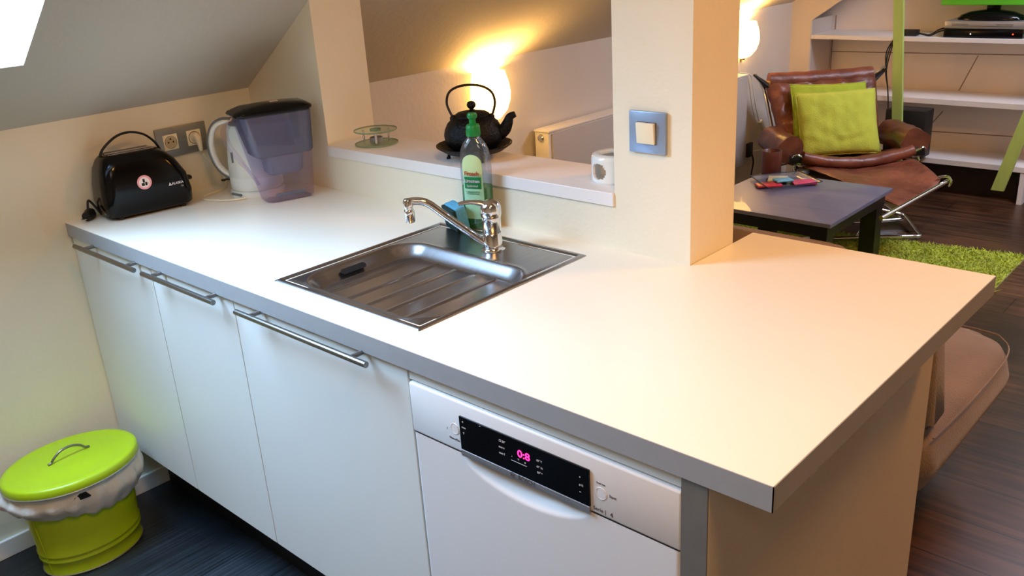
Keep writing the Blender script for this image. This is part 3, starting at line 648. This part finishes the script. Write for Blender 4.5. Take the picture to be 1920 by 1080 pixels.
sconce(4.10, .868, 'lit glass bowl wall lamp above the far end of the radiator')
t = thing('extension_lead', (-.09, 4.3, .3), 'white cord with inline switch hanging beside the radiator', 'cord')
bm = tube(B(), [(-.09, 4.05, .79), (-.09, 4.18, .76), (-.09, 4.214, .70), (-.09, 4.253, .585), (-.09, 4.326, .444), (-.09, 4.40, .36), (-.09, 4.461, .29), (-.09, 4.429, .251), (-.09, 4.257, .268)], .0035, 8, sm=6); obj('cord', bm, M['whitep'], t)
bm = box(B(), (-.012, -.016, -.035), (.012, .016, .035), .004); xf(bm, Matrix.Translation((-.085, 4.345, .42)) @ Matrix.Rotation(math.radians(32), 4, 'X')); obj('inline_switch', bm, M['whitep'], t)
t = thing('wall_socket', (-.11, 4.24, .28), 'black wall outlet with cable at the end of the radiator', 'socket')
bm = box(B(), (-.1118, 4.20, .235), (-.092, 4.26, .325), .004); obj('plate', bm, M['blackm'], t)
bm = tube(B(), [(-.085, 4.236, .25), (-.08, 4.247, .2), (-.085, 4.235, .12), (-.085, 4.22, .01)], .005, 8, sm=4); obj('cable', bm, M['blackm'], t)

# ------------------------------------------------------------ shelving in the niche
t = thing('shelving_unit', (1.2, 4.9, 0), 'white built-in shelves filling the end wall behind the armchair', 'shelves')
XR = 2.6
for z0, z1 in ((.912, .9365), (.549, .581), (.190, .222)):
    bm = box(B(), (.024, 4.752, z0), (XR, 5.068, z1), .001); obj('shelf', bm, M['shelf'], t, False)
bm = box(B(), (-.005, 4.771, 0), (.022, 5.068, 1.03)); obj('side_panel', bm, mat('shelf_side', '#C8BEB6', .55, nscale=3, namt=.02), t, False)
bm = box(B(), (.024, 4.86, .0), (XR, 4.885, .188)); obj('plinth_board', bm, mat('brown_plinth_board', '#2E2320', .5, nscale=5, namt=.1), t, False)
bm = box(B(), (1.345, 4.755, 0), (1.372, 5.0, .188)); obj('support', bm, M['shelf'], t, False)
def wall_line(x0, z0, x1, z1):  # thin darker lines on the end wall: level and upright seams, slanting lines
    bm = tube(B(), [(x0, 5.069, z0), (x1, 5.069, z1)], .0028, 6); obj('panel_line', bm, mat('wall_line', '#8E7C6C', .7, nscale=5, namt=.05), t, False)
wall_line(.03, .795, 2.5, .83); wall_line(.949, .80, .863, .585); wall_line(.783, .45, .703, .34); wall_line(.70, .317, 2.5, .36); wall_line(.03, .6, .03, .90); wall_line(.045, .94, .045, 1.03)
# player, receiver, television
bm = B(); t = thing('media_receiver', (1.05, 4.88, .9365), 'black slim receiver with white and red lights at the bottom of the stack', 'receiver')
obj('case', box(B(), (.828, 4.775, .9385), (1.250, 5.0, .986), .003), M['blackp'], t)
obj('power_light', disc(B(), frame((.977, 4.7745, .959), (1, 0, 0), (0, -1, 0)), .0030, .001, 12), M['ledw'], t)
obj('standby_light', disc(B(), frame((1.200, 4.7745, .961), (1, 0, 0), (0, -1, 0)), .0040, .001, 12), M['ledr'], t)
t = thing('dvd_player', (1.05, 4.88, .987), 'silver disc player lying on the black receiver', 'disc player')
obj('case', box(B(), (.828, 4.778, .9875), (1.252, 5.0, 1.030), .003), M['alu'], t)
obj('disc_slot', box(B(), (.868, 4.776, 1.002), (1.195, 4.779, 1.016), .001), M['greystrip'], t, False)
obj('disc_tray', box(B(), (.96, 4.7745, 1.005), (1.11, 4.7765, 1.0135), .001), M['alu'], t, False)
t = thing('television', (1.14, 4.86, 1.031), 'bright green cased television standing over the disc player', 'television')
bm = lathe(B(), [(.0, 0), (.182, 0), (.184, .006), (.165, .026), (.12, .044), (.04, .056), (0, .058)], (1.052, 4.87, 1.0312), 48, sx=1, sy=.42); obj('stand', bm, M['blackp'], t)
obj('neck', box(B(), (1.02, 4.87, 1.08), (1.09, 4.90, 1.14), .004), M['blackp'], t)
cs = obj('casing', box(B(), (.775, 4.835, 1.112), (1.70, 4.895, 1.62), .006), M['tvg'], t)
obj('screen', box(B(), (.815, 4.832, 1.175), (1.66, 4.836, 1.585), .001), M['display'], t, False)
text('brand_lettering', 'LCD', M['printw'], cs, frame((1.080, 4.8335, 1.152), (1, 0, 0), (0, -1, 0)), .018)
t = thing('power_adapter', (.62, 4.84, .9365), 'black power adapter block on the top shelf behind the green post', 'adapter')
obj('block', box(B(), (.575, 4.80, .937), (.665, 4.86, .972), .004), M['blackm'], t)
for k in (0, 1): obj('cable', tube(B(), [(.665, 4.83, .952), (.70, 4.82, .945+.004*k), (.745, 4.81, .942+.006*k), (.79, 4.83, .965+.012*k), (.835, 5.01, .975+.01*k)], .004, 8, sm=5), M['blackm'], t)
for k in range(3):
    bm = tube(B(), [(.60, 4.84, .942), (.575, 4.76, .945), (.562, 4.742, .93), (.545-.012*k, 4.74, .85), (.530-.010*k+.004*k*k, 4.74, .74), (.548, 4.741, .62), (.560, 4.742, .50), (.57, 4.745, .24)], .004, 8, sm=5)
    tag(obj('cable', bm, M['blackm']), ['rightmost', 'middle', 'leftmost'][k]+' of three thin black cables hanging from the top shelf behind the armchair', 'cable', 'cables hanging from the shelf')
bm = box(B(), (.600, 4.60, .245), (.835, 4.742, .530), .004); sp_ = tag(obj('speaker', bm, M['blackm']), 'black box speaker standing behind the right arm of the armchair', 'speaker')
for v in sp_.data.vertices: pass
for a, b_, z0, z1, lab in ((.625, .715, 1.60, .02, 'upright lime green painted wooden post rising behind the armchair'), ):
    bm = B(); P = [Vector((.735, 4.52, .02)), Vector((.645, 4.52, 1.26)), Vector((.585, 4.52, 1.62))]
    prism(bm, [(.745-.030, 4.50, 0), (.745+.030, 4.50, 0), (.648+.028, 4.50, 1.20), (.618+.028, 4.50, 1.60), (.618-.026, 4.50, 1.60), (.648-.026, 4.50, 1.20)], (0, .022, 0))
    tag(obj('wooden_post', bm, M['limew'], None, False), lab, 'post')
bm = B(); prism(bm, [(1.270, 4.48, .143), (1.336, 4.48, .143), (1.660, 4.48, 1.50), (1.594, 4.48, 1.50)], (0, .022, 0))
tag(obj('wooden_post', bm, M['limew'], None, False), 'slanting lime green painted wooden post at the right edge, in front of shelves', 'post')

# ------------------------------------------------------------ coffee table and what is on it
t = thing('coffee_table', (.83, 2.94, 0), 'square black-brown coffee table between the sofa and the armchair', 'table')
obj('tabletop', box(B(), (.497, 2.60, .402), (1.157, 3.28, .42), .002), M['tabtop'], t, False)
obj('apron', box(B(), (.52, 2.625, .345), (1.134, 3.255, .4015)), M['tableg'], t, False)
for x in (.525, 1.055):
    for y in (2.63, 3.175): obj('leg', box(B(), (x, y, .022), (x+.075, y+.075, .345), .002), M['tableg'], t, False)
MC = Vector((.548, 3.250, .4202)); t = thing('mug', MC, 'tall brown stoneware cup on the far corner of the coffee table', 'cup')
bm = lathe(B(), [(0, 0), (.046, 0), (.049, .003), (.050, .12), (.0485, .122), (.045, .12), (.044, .008), (0, .008)], MC, 36); obj('cup_body', bm, M['mug'], t, True, 60)
t = thing('plastic_tray', (.68, 3.12, .4202), 'clear plastic tray holding coloured sachets on the coffee table', 'tray')
q4 = [Vector((.512, 3.10)), Vector((.706, 2.925)), Vector((.862, 3.165)), Vector((.675, 3.297))]
def tf(u, v):
    p_ = (q4[0]*(1-u)+q4[1]*u)*(1-v)+(q4[3]*(1-u)+q4[2]*u)*v; e = min(u, 1-u, v, 1-v)
    return (p_.x, p_.y, .4215+.018*(1-ss(0, .12, e)))
bm = grid(B(), tf, 24, 24); thicken(bm, .0015); obj('tray_body', bm, M['water'], t)
ringp = [tf(*c_) for c_ in ((0, 0), (.5, 0), (1, 0), (1, .5), (1, 1), (.5, 1), (0, 1), (0, .5), (0, 0))]
bm = tube(B(), [Vector(p_) for p_ in ringp], .0022, 6); obj('tray_rim', bm, M['blackm'], t)
for (x, y, a, sx, sy, col, lab) in ((.655, 3.02, .75, .060, .035, '#C22A44', 'red flat sachet nearest the front of the clear tray'), (.640, 3.14, .4, .045, .050, '#D8C9A0', 'beige sachet in the clear tray beside the cup'), (.690, 3.10, .9, .042, .032, '#6FB4D0', 'pale blue sachet in the middle of the clear tray'), (.775, 3.145, .75, .055, .042, '#D8407A', 'bright pink sachet at the right of the clear tray')):
    z = .4325+{'#C22A44': 0, '#D8C9A0': .0, '#6FB4D0': .011, '#D8407A': .0}[col]
    bm = box(B(), (-sx, -sy, 0), (sx, sy, .010), .004, 2); bmesh.ops.subdivide_edges(bm, edges=bm.edges[:], cuts=2, use_grid_fill=True); wob(bm, .003, 30)
    xf(bm, Matrix.Translation((x, y, z-.008)) @ Matrix.Rotation(a, 4, 'Z')); tag(obj('sachet', bm, mat('foil_'+col[1:], col, .35, nscale=30, namt=.25)), lab, 'sachet', 'sachets in the clear tray')

# ------------------------------------------------------------ armchair, ottoman, cushions
R_ = Vector((.72, .69, 0)).normalized(); Bk = Vector((-.69, .72, 0)).normalized(); AC = Vector((.60, 3.98, 0))
def A(x, y, z): return AC+R_*x+Bk*y+Vector((0, 0, z))
t = thing('armchair', AC, 'brown leather sling armchair with chrome frame in front of the shelves', 'armchair')
def sling(name, ctr, parent, m, thick=.035, nu=56, nv=44, sag=0, wr=.010, seed=0, puff=0):
    """ctr: function (u,v)->Vector ; wrinkled padded sheet"""
    def f(side):
        def g(u, v):
            e_ = .01; p_ = Vector(ctr(u, v)); du = Vector(ctr(min(1, u+e_), v))-Vector(ctr(max(0, u-e_), v)); dv = Vector(ctr(u, min(1, v+e_)))-Vector(ctr(u, max(0, v-e_)))
            n_ = du.cross(dv).normalized(); n_ = n_ if n_.dot(Vector((.5, -.55, .65))) > 0 else -n_
            w_ = 1.1*noise.noise(Vector((u*4+seed, v*4, seed)))+1.1*(.35-abs(noise.noise(Vector((u*5+v*3+seed, v*7-u*2, 3)))))+.35*noise.noise(Vector((u*17, v*11, seed)))
            k = math.sqrt(max(0, (1-abs(2*u-1)**8)*(1-abs(2*v-1)**8)))
            return p_+n_*(side*thick/2*k+wr*w_*(.35+.65*k))
        return g
    bm = grid(B(), f(1), nu, nv); grid(bm, f(-1), nu, nv); bmesh.ops.remove_doubles(bm, verts=bm.verts[:], dist=.0008); bmesh.ops.recalc_face_normals(bm, faces=bm.faces[:])
    return obj(name, bm, m, parent, True, 80)
def seatf(u, v):      # v 0 front .. 1 back
    x = -.305+.61*u; s = 1-(2*u-1)**2
    return A(x, -.235+.40*v, .405+.045*(2*u-1)**2*(1-v)-.045*s*(1-v*.4)-.07*v-(.02 if v < .05 else 0))
sling('seat', seatf, t, M['leather'], .045, seed=1)
def backf(u, v):      # v 0 bottom .. 1 top
    x = (-.29-.02*v)*(1-2*u); x = (-.27-.065*v)+(2*(.27+.065*v))*u; s = 1-(2*u-1)**2
    z = .345+.405*v; y = .12+.30*v**1.1+.06*s*math.sin(PI*v)
    if v > .9: z += .006*(v-.9)*10*s
    return A(x, y, z-.012*s*v)
sling('backrest', backf, t, M['leather'], .095, seed=5, wr=.024)
bm = tube(B(), [backf(u, .97)+Vector((0, 0, .012)) for u in np.linspace(.04, .96, 12)], .048, 14); wob(bm, .006, 22); obj('head_roll', bm, M['leather'], t)
for s in (-1, 1):
    bm = tube(B(), [A(.34*s, -.17, .455), A(.345*s, .0, .45), A(.345*s, .17, .45)], .078, 20, sm=4)
    es = [e for e in bm.edges if e.calc_face_angle(0) > 1.2]; bmesh.ops.bevel(bm, geom=es, offset=.06, segments=5, affect='EDGES'); wob(bm, .014, 16); obj('armrest', bm, M['leatherd'], t)
    # corner straps and chrome side rails
    bm = B(); p0 = backf(.0 if s < 0 else 1, .96); p1 = A(.395*s, .415, .79 if s < 0 else .775)
    tube(bm, [p0-R_*.03*s-Vector((0, 0, .02)), p1], [.045, .012], 10, flat=(1, .45)); obj('corner_strap', bm, M['blackm'], t)
    bm = tube(B(), [A(.388*s, .43, .79), A(.33*s, .42, .70), A(.29*s, .30, .42), A(.29*s, .18, .30)], .011, 12, sm=3); obj('side_rail', bm, M['chrome'], t)
    bm = tube(B(), [A(.325*s, -.245, .435), A(.325*s, -.05, .36), A(.325*s, .15, .30)], .011, 12); obj('side_rail', bm, M['chrome'], t)
    bm = tube(B(), [A((.325-.03)*s, -.26, .43), A(.335*s, -.275, .455), A(.355*s, -.25, .44), A(.345*s, -.21, .41)], .006, 8, sm=4); obj('hook', bm, M['chrome'], t)
bm = box(B(), (-.045, -.02, -.02), (.045, .02, .02), .006)
for s in (-1, 1):
    bm = box(B(), (-.05, -.015, -.022), (.05, .015, .022), .006); xf(bm, Matrix.Translation(A(.315*s, -.235, .425)) @ frame((0, 0, 0), R_)); obj('corner_block', bm, M['blackm'], t)
bm = tube(B(), [A(x, -.245, .440-.052*(1-(x/.31)**2)) for x in np.linspace(-.30, .30, 16)], .030, 14); wob(bm, .006, 16); obj('front_roll', bm, M['leather'], t)
# cantilever base tubes
bm = tube(B(), [A(-.30, -.15, .32), A(-.30, -.17, .20), A(-.28, -.19, .06), A(-.24, -.19, .034), A(0, -.20, .034), A(.26, -.20, .034), A(.30, -.17, .034), A(.32, .05, .034), A(.32, .28, .034), A(.28, .31, .034), A(0, .31, .034), A(-.28, .31, .034)], .0105, 12, sm=4); obj('base_tube', bm, M['chrome'], t)
bm = B()
for s in (-1, 1): tube(bm, [A(.30*s, -.15, .36), A(.30*s, .0, .20), A(.30*s, .28, .045)], .0105, 12, sm=3)
obj('leg_tube', bm, M['chrome'], t)

def cushion(loc, ax, up, w_, h_, th, m, label, seed):
    Mq = frame(loc, ax, up)             # local x width, y = normal, z up
    bm = B(); n = 36
    def pf(side):
        def f(u, v):
            a = 2*u-1; b = 2*v-1; e = (1-abs(a)**3.2)*(1-abs(b)**3.2); k = max(0, e)**.5
            x = a*w_/2*(1-.045*(1-b*b)); z = b*h_/2*(1-.045*(1-a*a))
            wv = .010*noise.noise(Vector((a*2.2+seed, b*2.2, seed)))+.010*noise.noise(Vector((a*5+seed, b*3, 7)))
            wv += .008*math.exp(-((b+.62-.35*a*a)/.09)**2)*math.sin(a*3+seed)
            return Mq @ Vector((x, side*(th/2*k)+wv*k, z+h_/2))
        return f
    grid(bm, pf(1), n, n); grid(bm, pf(-1), n, n); bmesh.ops.remove_doubles(bm, verts=bm.verts[:], dist=.0015)
    bmesh.ops.recalc_face_normals(bm, faces=bm.faces[:])
    t = thing('cushion', loc, label, 'cushion', 'cushions on the armchair'); obj('cover', bm, m, t, True, 80)
    f_ = pf(1); e_ = [f_(k/14, 0) for k in range(14)]+[f_(1, k/14) for k in range(14)]+[f_(1-k/14, 1) for k in range(14)]+[f_(0, 1-k/14) for k in range(15)]
    bm = tube(B(), e_, .0035, 6); wob(bm, .002, 60); obj('piping', bm, m, t)
cushion(A(.0, .000, .372), R_*1+Vector((0, 0, .035)), Bk*.42+Vector((0, 0, .9)), .455, .372, .115, M['cushion'], 'yellow-green cotton cushion in front on the brown armchair', 1)
cushion(A(-.01, .118, .395), R_, Bk*.42+Vector((0, 0, .9))+R_*.03, .44, .375, .075, M['cushion2'], 'green cushion mostly hidden behind the front cushion of the armchair', 4)

oc = Vector((.87, 3.66, 0)); t = thing('footstool', oc, 'brown leather sling footstool with chrome rails before the armchair', 'footstool')
QA, QB, QC, QD = Vector((.52, 3.64, .375)), Vector((.985, 4.02, .385)), Vector((1.25, 3.66, .385)), Vector((1.19, 3.12, .335))
QD = Vector((1.20, 3.27, .338))
def of(u, v):
    p_ = (QA*(1-u)+QB*u)*(1-v)+(QD*(1-u)+QC*u)*v; s = 4*u*(1-u); return p_-Vector((0, 0, .035*s*(1-.3*v)))+Vector((0, 0, .012*math.sin(PI*v)*1))
sling('sling_seat', of, t, M['leather'], .028, seed=9, wr=.008)
bm = tube(B(), [Vector((1.272, 3.69, .375)), Vector((1.195, 3.06, .335))], .011, 12); obj('side_rail', bm, M['chrome'], t)
bm = tube(B(), [Vector((.50, 3.66, .35)), Vector((1.0, 4.06, .36))], .010, 12); obj('side_rail', bm, M['chrome'], t)
for c_, d_ in ((QC, Vector((.04, .03, 0))), (QA, Vector((-.03, .0, 0))), (QB, Vector((.02, .03, 0)))):
    bm = tube(B(), [c_-d_*.3+Vector((0, 0, .012)), c_+d_*.6+Vector((0, 0, .016)), c_+d_+Vector((0, 0, -.012)), c_+d_*.8-Vector((0, 0, .035))], .007, 8, sm=4); obj('hook', bm, M['chrome'], t)
bm = tube(B(), [(.90, 3.66, .33), (.895, 3.64, .2), (.89, 3.63, .08), (.865, 3.605, .034), (.80, 3.545, .034), (.62, 3.42, .034)], .0105, 12, sm=4); obj('base_tube', bm, M['chrome'], t)
bm = tube(B(), [(.80, 3.545, .034), (.96, 3.67, .034), (1.10, 3.77, .034), (1.135, 3.80, .034), (1.10, 3.86, .034), (.97, 4.04, .05), (.93, 4.05, .06), (.80, 3.96, .10)], .0105, 12, sm=4); obj('base_tube', bm, M['chrome'], t)

# ------------------------------------------------------------ rug
t = thing('shag_rug', (.87, 2.9, 0), 'lime green shag rug on the dark plank floor under the coffee table', 'rug')
RC = [(.10, 2.10), (1.655, 2.10), (1.640, 3.83), (.10, 3.60)]
def rq_(u, v): 
    a = Vector(RC[0]).lerp(Vector(RC[1]), u); b = Vector(RC[3]).lerp(Vector(RC[2]), u); return a.lerp(b, v)
bm = B(); prism(bm, [(x, y, .001) for x, y in RC], (0, 0, .010)); obj('rug_backing', bm, M['rug'], t, False)
nb = 46000; u = np.random.rand(nb); v = np.random.rand(nb)
RCn = np.array(RC); P = ((RCn[0]*(1-u)[:, None]+RCn[1]*u[:, None])*(1-v)[:, None]+(RCn[3]*(1-u)[:, None]+RCn[2]*u[:, None])*v[:, None])
ang = np.random.rand(nb)*2*PI; ln = .008+.010*np.random.rand(nb); wd = .0045; lean = np.random.randn(nb, 2)*.014
vx = np.zeros((nb*3, 3)); dx = np.cos(ang)*wd; dy = np.sin(ang)*wd
vx[0::3, 0] = P[:, 0]-dx; vx[0::3, 1] = P[:, 1]-dy; vx[0::3, 2] = .010
vx[1::3, 0] = P[:, 0]+dx; vx[1::3, 1] = P[:, 1]+dy; vx[1::3, 2] = .010
vx[2::3, 0] = P[:, 0]+lean[:, 0]; vx[2::3, 1] = P[:, 1]+lean[:, 1]; vx[2::3, 2] = .010+ln
vx -= np.array([.87, 2.9, 0])
me = bpy.data.meshes.new('pile'); me.vertices.add(nb*3); me.vertices.foreach_set('co', vx.ravel())
me.loops.add(nb*3); me.loops.foreach_set('vertex_index', np.arange(nb*3)); me.polygons.add(nb); me.polygons.foreach_set('loop_start', np.arange(0, nb*3, 3)); me.update(); me.validate()
me.materials.append(M['rug']); o = bpy.data.objects.new('pile', me); COL.objects.link(o); o.parent = t; o['kind'] = 'stuff'

# ------------------------------------------------------------ sofa
t = thing('sofa', (1.2, 1.4, 0), 'taupe brown sofa backing onto the peninsula, its rounded end visible below', 'sofa')
def slab(x0, x1, y0, y1, z0, z1, r, seed, top_sh=0):
    bm = B(); hx, hy = (x1-x0)/2, (y1-y0)/2; cx, cy = (x0+x1)/2, (y0+y1)/2; rings = []
    hs = z1-z0; e = min(.05, hs*.3)
    prof = [(0, -e), (e*.3, -e*.3), (e, 0), (hs*.5, .008), (hs-e, 0), (hs-e*.3, -e*.3), (hs, -e)]
    for h, o_ in prof: rings.append([Vector((cx+x, cy+y, z0+h)) for x, y in rrect(hx+o_, hy+o_, r, 10)])
    for k in (.75, .45, .15): rings.append([Vector((cx+x*k, cy+y*k, z1+.012*(1-k))) for x, y in rrect(hx-e, hy-e, r*.8, 10)])
    loft(bm, rings); return bm
bm = slab(.25, 2.085, 1.0, 1.86, .25, .425, .15, 1); wob(bm, .010, 8); wob(bm, .004, 30); obj('seat', bm, M['sofa'], t, True, 60)
bm = slab(.25, 2.065, -.07, .07, .0, .46, .05, 2); xf(bm, Matrix.Translation((0, 1.20, .40)) @ Matrix.Rotation(math.radians(8), 4, 'X')); wob(bm, .005, 9)
for v_ in bm.verts:                                    # rounded top right corner of the backrest
    dx_ = v_.co.x-1.80
    if dx_ > 0 and v_.co.z > .6: v_.co.z -= .16*(dx_/.265)**2
obj('backrest', bm, M['sofa'], t, True, 60)
bm = B()
for x in (.35, 1.85): box(bm, (x, 1.1, 0), (x+.05, 1.15, .25)); box(bm, (x, 1.65, 0), (x+.05, 1.70, .25))
obj('frame', bm, M['blackm'], t, False)
bm = tube(B(), [(2.078, 1.13, .415), (2.088, 1.4, .412), (2.085, 1.70, .412), (2.045, 1.815, .415), (1.95, 1.85, .417), (1.5, 1.852, .418)], .0022, 6, sm=5); obj('seam_piping', bm, M['sofa'], t)

# ------------------------------------------------------------ bin
NC = Vector((.180, -.205, 0)); t = thing('waste_bin', NC, 'lime green oval metal bin with lid and white liner beside the left wall', 'bin')
def ov(a, b, z, c=NC, n=56): return [Vector((c.x+a*math.cos(2*PI*k/n), c.y+b*math.sin(2*PI*k/n), z)) for k in range(n)]
prof = [(0, 0), (.003, .004), (.0, .010), (.001, .030), (.001, .045)]
rings = []
def br(z): return (.100+.060*z, .138+.070*z)
zz = [.0, .003, .008, .012, .030, .044, .048, .052, .056, .062, .066, .070, .075, .12, .18, .24, .285]
off = [.001, .003, .003, .0, .0, .0, .0035, .0035, 0, 0, .0035, .0035, 0, 0, 0, 0, 0]
bm = loft(B(), [ov(br(z)[0]+o_, br(z)[1]+o_, z) for z, o_ in zip(zz, off)], True, False); obj('bin_body', bm, M['lime'], t, True, 60)
bm = B(); 
for z in (.0035, ): tube(bm, ov(br(z)[0]+.003, br(z)[1]+.003, z+.002)+[ov(br(z)[0]+.003, br(z)[1]+.003, z+.002)[0]], .0022, 6)
obj('base_rim', bm, M['alu'], t)
bm = B(); a_ = -.35; p_ = [Vector((NC.x+(br(z)[0]+.001)*math.cos(a_-.9), NC.y+(br(z)[1]+.001)*math.sin(a_-.9), z)) for z in (.01, .2)]
tube(bm, p_, .0025, 6); obj('side_seam', bm, M['lime'], t)
rings = []; n = 90                                     # crumpled liner folded over the rim
for j in range(15):
    k = j/14; z = .296-.100*k; ring = []
    for i in range(n):
        a = 2*PI*i/n; fl = .010+.020*math.sin(PI*min(1, k*1.1))+.004*math.sin(a*19+k*3)+.006*noise.noise(Vector((a*3, k*3, 1)))
        fl += .016*max(0, math.cos(a+2.1))*math.sin(PI*k)
        zz_ = z-.020*k*noise.noise(Vector((math.cos(a)*2, math.sin(a)*2, 5)))-.02*k*math.sin(a*1.0+.8)+.003*math.sin(a*23)
        if k == 1: fl -= .012
        ring.append(Vector((NC.x+(.117+fl)*math.cos(a), NC.y+(.157+fl)*math.sin(a), zz_)))
    rings.append(ring)
bm = loft(B(), rings, False, False); obj('bin_liner', bm, M['bag'], t, True, 80)
aa = math.radians(-12); hp = Vector((NC.x+.146*math.cos(aa), NC.y+.186*math.sin(aa), .262)); hn = Vector((math.cos(aa)*.8, math.sin(aa), -.05)).normalized()
bm = B(); fm = frame(hp, hn.cross(Vector((0, 0, 1))), hn); pts = [(-.022, .004), (-.012, -.010), (.004, -.013), (.020, -.004), (.024, .010), (.008, .006)]
loft(bm, [[fm @ Vector((x, y, h)) for x, y in pts] for h in (-.012, .002)]); obj('side_handle', bm, M['hole'], t, False)
LC = Vector((.192, -.210, 0)); tl = Matrix.Translation(LC)
bm = loft(B(), [ov(.143, .181, .290, LC), ov(.146, .184, .291, LC), ov(.147, .185, .294, LC), ov(.146, .184, .312, LC), ov(.142, .180, .317, LC), ov(.128, .166, .3195, LC), ov(.125, .163, .3185, LC), ov(.09, .12, .3235, LC), ov(.04, .055, .326, LC)], False, True); lid = obj('lid', bm, M['lime'], t, True, 50)
bm = tube(B(), ov(.1475, .1855, .2925, LC)+[ov(.1475, .1855, .2925, LC)[0]], .0018, 6); obj('lid_rim', bm, M['alu'], lid)
ha = Vector((-.08, 1, 0)).normalized()
hb = LC+Vector((0, 0, .324))
bm = tube(B(), [hb-ha*.060+Vector((0, 0, .004)), hb-ha*.050+Vector((0, 0, .006)), hb-ha*.040+Vector((0, 0, .016)), hb-ha*.018+Vector((0, 0, .029)), hb+ha*.012+Vector((0, 0, .030)), hb+ha*.036+Vector((0, 0, .020)), hb+ha*.048+Vector((0, 0, .008)), hb+ha*.060+Vector((0, 0, .004))], .0036, 10, sm=5); obj('lid_handle', bm, M['steelh'], lid)
bm = lathe(B(), [(0, 0), (.030, 0), (.034, .06), (.034, .13), (.030, .14), (0, .14)], (.056, -.475, 0), 28); tag(obj('container', bm, M['red']), 'small red container on the floor at the lower left edge', 'container')
